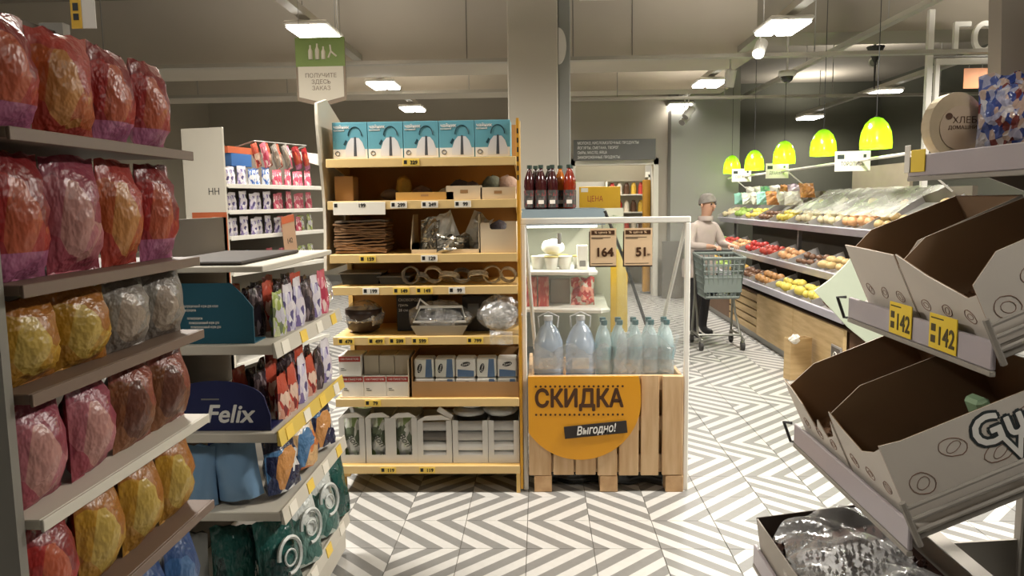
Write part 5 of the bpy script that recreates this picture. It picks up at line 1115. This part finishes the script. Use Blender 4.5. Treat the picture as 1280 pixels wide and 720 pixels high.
def pendant(y, z, nm):
    t = thing('pendant_lamp', nm, 'pendant lamp', (2.9, y, z), group='green pendant lamps')
    MB().lathe([(.125, 0), (.128, .05), (.118, .14), (.09, .21), (.05, .255), (.015, .27)], 24, wob=lambda a, zz: 1+.025*math.cos(a*12)).build('shade', M_pend, t, smooth=True)
    MB().lathe([(.001, .05), (.03, .07), (.04, .11), (.02, .17), (.001, .19)], 12).build('bulb', M_bulb, t, smooth=True)
    MB().cyl((0, 0, .19), (0, 0, .275), .016, n=8).build('socket', M_dark, t); MB().cyl((0, 0, .275), (0, 0, H-z if y < 8.4 or y > 9.3 else 3.3-z), .0035, n=5).build('cord', M_dark, t)
    ld = bpy.data.lights.new('pendant_light', 'POINT'); ld.energy = 4; ld.color = (.95, 1, .7); ld.shadow_soft_size = .05
    lo = bpy.data.objects.new('pendant_light', ld); COL.objects.link(lo); lo.location = (2.9, y, z+.02)
for y, z, nm in ((6.74, 1.955, 'nearest and largest glowing green bell pendant lamp'), (7.96, 1.965, 'second nearest glowing green bell pendant lamp'), (9.2, 1.945, 'middle glowing green bell pendant lamp of the five'), (10.45, 1.92, 'second farthest glowing green bell pendant lamp'), (11.64, 1.92, 'farthest and smallest glowing green bell pendant lamp')): pendant(y, z, nm)
t = thing('beige_board', 'beige board standing behind the produce stand under the pendants', 'board', (3.42, 7.2, 0)); MB().box(0, 0, 0, .03, 1.3, 1.86).build('board', mat('board_beige', c(160, 146, 128), .7), t); MB().box(.03, .1, 0, .3, .15, .03).build('foot', M_grey, t)

# ------------------------------------------------------------------ trolley
M_tro = mat('trolley_plastic', c(122, 132, 128), .45, 0, .08, 5); M_tfr = mat('trolley_frame', c(132, 132, 124), .35, .5, .06); M_whl = mat('wheel_dark', c(60, 58, 56), .6)
tr = thing('shopping_trolley', 'small grey-green shopping trolley beside the produce stand', 'trolley', (1.86, 7.92, 0))
def side(p00, p10, p11, p01, name, nh=6, nv=8):
    b = MB(); P = [Vector(q) for q in (p00, p10, p11, p01)]; f = lambda u, v: P[0]*(1-u)*(1-v)+P[1]*u*(1-v)+P[2]*u*v+P[3]*(1-u)*v
    for k in range(nh+1): b.tube([f(0, k/nh), f(1, k/nh)], .011 if k in (0, nh) else .0065, 5)
    for k in range(nv+1): b.tube([f(k/nv, 0), f(k/nv, 1)], .0085, 5)
    b.build(name, M_tro, tr)
A = [(-.17, -.16, .55), (.17, -.16, .55), (.17, .2, .55), (-.17, .2, .55)]; Bt = [(-.215, -.2, .95), (.215, -.2, .95), (.215, .25, .97), (-.215, .25, .97)]
for k, nm in ((0, 'basket_front'), (1, 'basket_side'), (2, 'basket_back'), (3, 'basket_side')): side(A[k], A[(k+1) % 4], Bt[(k+1) % 4], Bt[k], nm)
MB().box(-.17, -.16, .53, .17, .2, .55, b=.004).build('basket_floor', M_tro, tr)
MB().box(-.19, -.18, .6, .19, -.174, .78).build('front_plate', M_tro, tr, (0, .0, 0), (.0, 0, 0))
MB().tube(Bt+[Bt[0]], .016, 6).build('rim', M_tro, tr)
for s_ in (-1, 1):
    MB().tube([(s_*.2, .3, .99), (s_*.2, .22, .55), (s_*.2, .1, .35), (s_*.22, -.05, .14), (s_*.21, -.2, .12)], .012, 6).build('frame_side', M_tfr, tr)
    MB().tube([(s_*.2, .22, .55), (s_*.21, .3, .13)], .012, 6).build('rear_leg', M_tfr, tr)
    for y in (-.18, .3):
        MB().box(s_*.21-.014, y-.03, .07, s_*.21+.014, y+.03, .125, b=.004).build('castor', M_tfr, tr); MB().cyl((s_*.21-.016, y, .048), (s_*.21+.016, y, .048), .047, n=16).build('wheel', M_whl, tr)
MB().tube([(-.22, -.05, .14), (.22, -.05, .14)], .012, 6).tube([(-.21, .3, .13), (-.22, -.05, .14)], .012, 6).tube([(.21, .3, .13), (.22, -.05, .14)], .012, 6).build('lower_frame', M_tfr, tr)
MB().cyl((-.2, .3, .99), (.2, .3, .99), .015, n=10).build('handle', M_dark, tr)
tag(blob(.06, 1.3, 1, .9, 10, 7).build('grocery_bundle', mat('bundle_slate', c(90, 100, 116), .6), None, (1.8, 7.95, .5515), smooth=True), 'slate blue bundle lying in the shopping trolley', 'bundle')
tag(blob(.05, 1.2, 1, 1.1, 10, 7, .2).build('grocery_bag', mat('bundle_yellow', c(206, 206, 140), .5, 0, .2, 20), None, (1.97, 7.96, .5515), smooth=True), 'yellowish bag of groceries in the shopping trolley', 'bag')

# ------------------------------------------------------------------ person with the trolley
fx, fy = .55, -.835; rx, ry = fy, -fx            # facing, and the person's right
def pp_(f, r_, z): return (1.80+fx*f+rx*r_, 8.62+fy*f+ry*r_, z)
V = []; E = []; Rr = []
def jv(p, r_, parent=None):
    V.append(p); Rr.append(r_)
    if parent is not None: E.append((parent, len(V)-1))
    return len(V)-1
pel = jv(pp_(0, 0, .86), (.165, .125)); wst = jv(pp_(.02, 0, 1.0), (.16, .12), pel); chs = jv(pp_(.05, 0, 1.17), (.175, .125), wst); nb = jv(pp_(.08, 0, 1.31), (.075, .07), chs); nk = jv(pp_(.1, 0, 1.37), (.052, .052), nb)
h0 = jv(pp_(.115, 0, 1.43), (.066, .072), nk); h1 = jv(pp_(.12, 0, 1.49), (.078, .092), h0); h2 = jv(pp_(.115, 0, 1.555), (.06, .072), h1)
HANDS = {}
for sd, s_ in (('R', 1), ('L', -1)):
    sh = jv(pp_(.06, s_*.165, 1.255), (.07, .068), chs); el = jv(pp_(.10, s_*.25, 1.04), (.054, .054), sh); wr = jv(pp_(.30, s_*.15, 1.035), (.034, .03), el)
    pm = jv(pp_(.36, s_*.135, 1.035), (.04, .02), wr)
    for q in range(4):
        lt = (q-1.5)*.019; ln = (.062, .072, .068, .054)[q]
        a = jv(pp_(.395, s_*(.135-lt), 1.035), (.0095, .0095), pm); b_ = jv(pp_(.395+ln*.45, s_*(.135-lt), 1.024), (.0088, .0088), a); jv(pp_(.395+ln*.5, s_*(.135-lt), .995), (.008, .008), b_)
    a = jv(pp_(.345, s_*.095, 1.025), (.011, .011), pm); jv(pp_(.375, s_*.075, 1.0), (.009, .009), a)
    hp = jv(pp_(-.0, s_*.09, .80), (.098, .1), pel); kn = jv(pp_(.03+.03*s_, s_*.1, .46), (.066, .07), hp); an = jv(pp_(-.01+.03*s_, s_*.105, .1), (.05, .052), kn); ft = jv(pp_(.02+.03*s_, s_*.107, .05), (.045, .04), an); jv(pp_(.14+.03*s_, s_*.12, .034), (.04, .026), ft)
me = bpy.data.meshes.new('person'); me.from_pydata(V, E, [])
po = bpy.data.objects.new('person', me); COL.objects.link(po)
md = po.modifiers.new('skin', 'SKIN'); md.use_smooth_shade = True; md.branch_smoothing = .6
po.modifiers.new('sub', 'SUBSURF').levels = 2
for k, sv in enumerate(me.skin_vertices[0].data): sv.radius = Rr[k]; sv.use_root = (k == pel)
bpy.context.view_layer.update()
bm_ = bpy.data.meshes.new_from_object(po.evaluated_get(bpy.context.evaluated_depsgraph_get()))
bpy.data.objects.remove(po)
M_jac = mat('jacket_pale', c(196, 182, 174), .8, 0, .1, 14, .3); M_tro2 = mat('trousers_dark', c(44, 42, 44), .8, 0, .1, 20); M_skin = mat('skin', c(206, 160, 134), .55, 0, .05, 10); M_shoe = mat('shoe_black', c(34, 32, 32), .5)
for m in (M_jac, M_tro2, M_skin, M_shoe): bm_.materials.append(m)
hc = [Vector(pp_(.36, s_*.13, 1.03)) for s_ in (1, -1)]
for p in bm_.polygons:
    q = p.center; i = 0
    if q.z < .085: i = 3
    elif q.z < .74: i = 1
    elif q.z > 1.335 or any((q-hh).length < .085 and (q-Vector(pp_(.30, s_*.15, 1.035))).length > .0 and (q-Vector(pp_(0, 0, 1.03))).length > .325 for hh, s_ in zip(hc, (1, -1))): i = 2
    p.material_index = i; p.use_smooth = True
person = thing('person', 'person in a pale jacket and dark trousers leaning on the shopping trolley', 'person')
body = put('body', bm_, person)
# jacket hem, knitted hat, hair, facial features
def ring(zc, r1, r2, hh, f0, name, m):
    b = MB(); n = 24
    for (zz, k) in ((zc, 1.0), (zc+hh*.5, 1.04), (zc+hh, .99)):
        for q in range(n):
            a = 2*PI*q/n; b.v.append(pp_(f0+r2*k*math.cos(a), r1*k*math.sin(a), zz))
    for i in (0, 1):
        for q in range(n): b.f.append((i*n+q, i*n+(q+1) % n, (i+1)*n+(q+1) % n, (i+1)*n+q))
    b.m = [0]*len(b.f); return b.build(name, m, person, smooth=True)
ring(.68, .205, .165, .2, 0, 'jacket_hem', M_jac); ring(1.31, .082, .078, .05, .09, 'collar', M_jac)
hat = MB(); n = 20
for k in range(8):
    t_ = k/7; zz = 1.495+.115*math.sin(t_*PI/2); rr_ = math.cos(t_*PI/2)**.7
    for q in range(n):
        a = 2*PI*q/n; hat.v.append(pp_(.112+(.102*rr_+.001)*math.cos(a), (.09*rr_+.001)*math.sin(a), zz+(.02*math.cos(a) if k < 2 else 0)))
for i in range(7):
    for q in range(n): hat.f.append((i*n+q, i*n+(q+1) % n, (i+1)*n+(q+1) % n, (i+1)*n+q))
hat.m = [0]*len(hat.f); hat.build('knit_hat', mat('hat_grey', c(150, 144, 136), .9, 0, .15, 60, .5), person, smooth=True)
def fb(f, r_, z, rad, name, m, s3=(1, 1, 1)):
    b = blob(rad, *s3, 10, 7, 0); b.v = [(x, y, z_-rad*s3[2]) for x, y, z_ in b.v]
    return b.build(name, m, person, pp_(f, r_, z), smooth=True)
for s_ in (1, -1): fb(.206, s_*.032, 1.49, .0095, 'eye', M_black); fb(.11, s_*.083, 1.475, .022, 'ear', M_skin, (.5, .9, 1.3))
fb(.216, 0, 1.463, .017, 'nose', M_skin, (.9, .9, 1.3)); fb(.206, 0, 1.425, .018, 'mouth', mat('lips', c(176, 104, 92), .5), (.6, 1.2, .35))
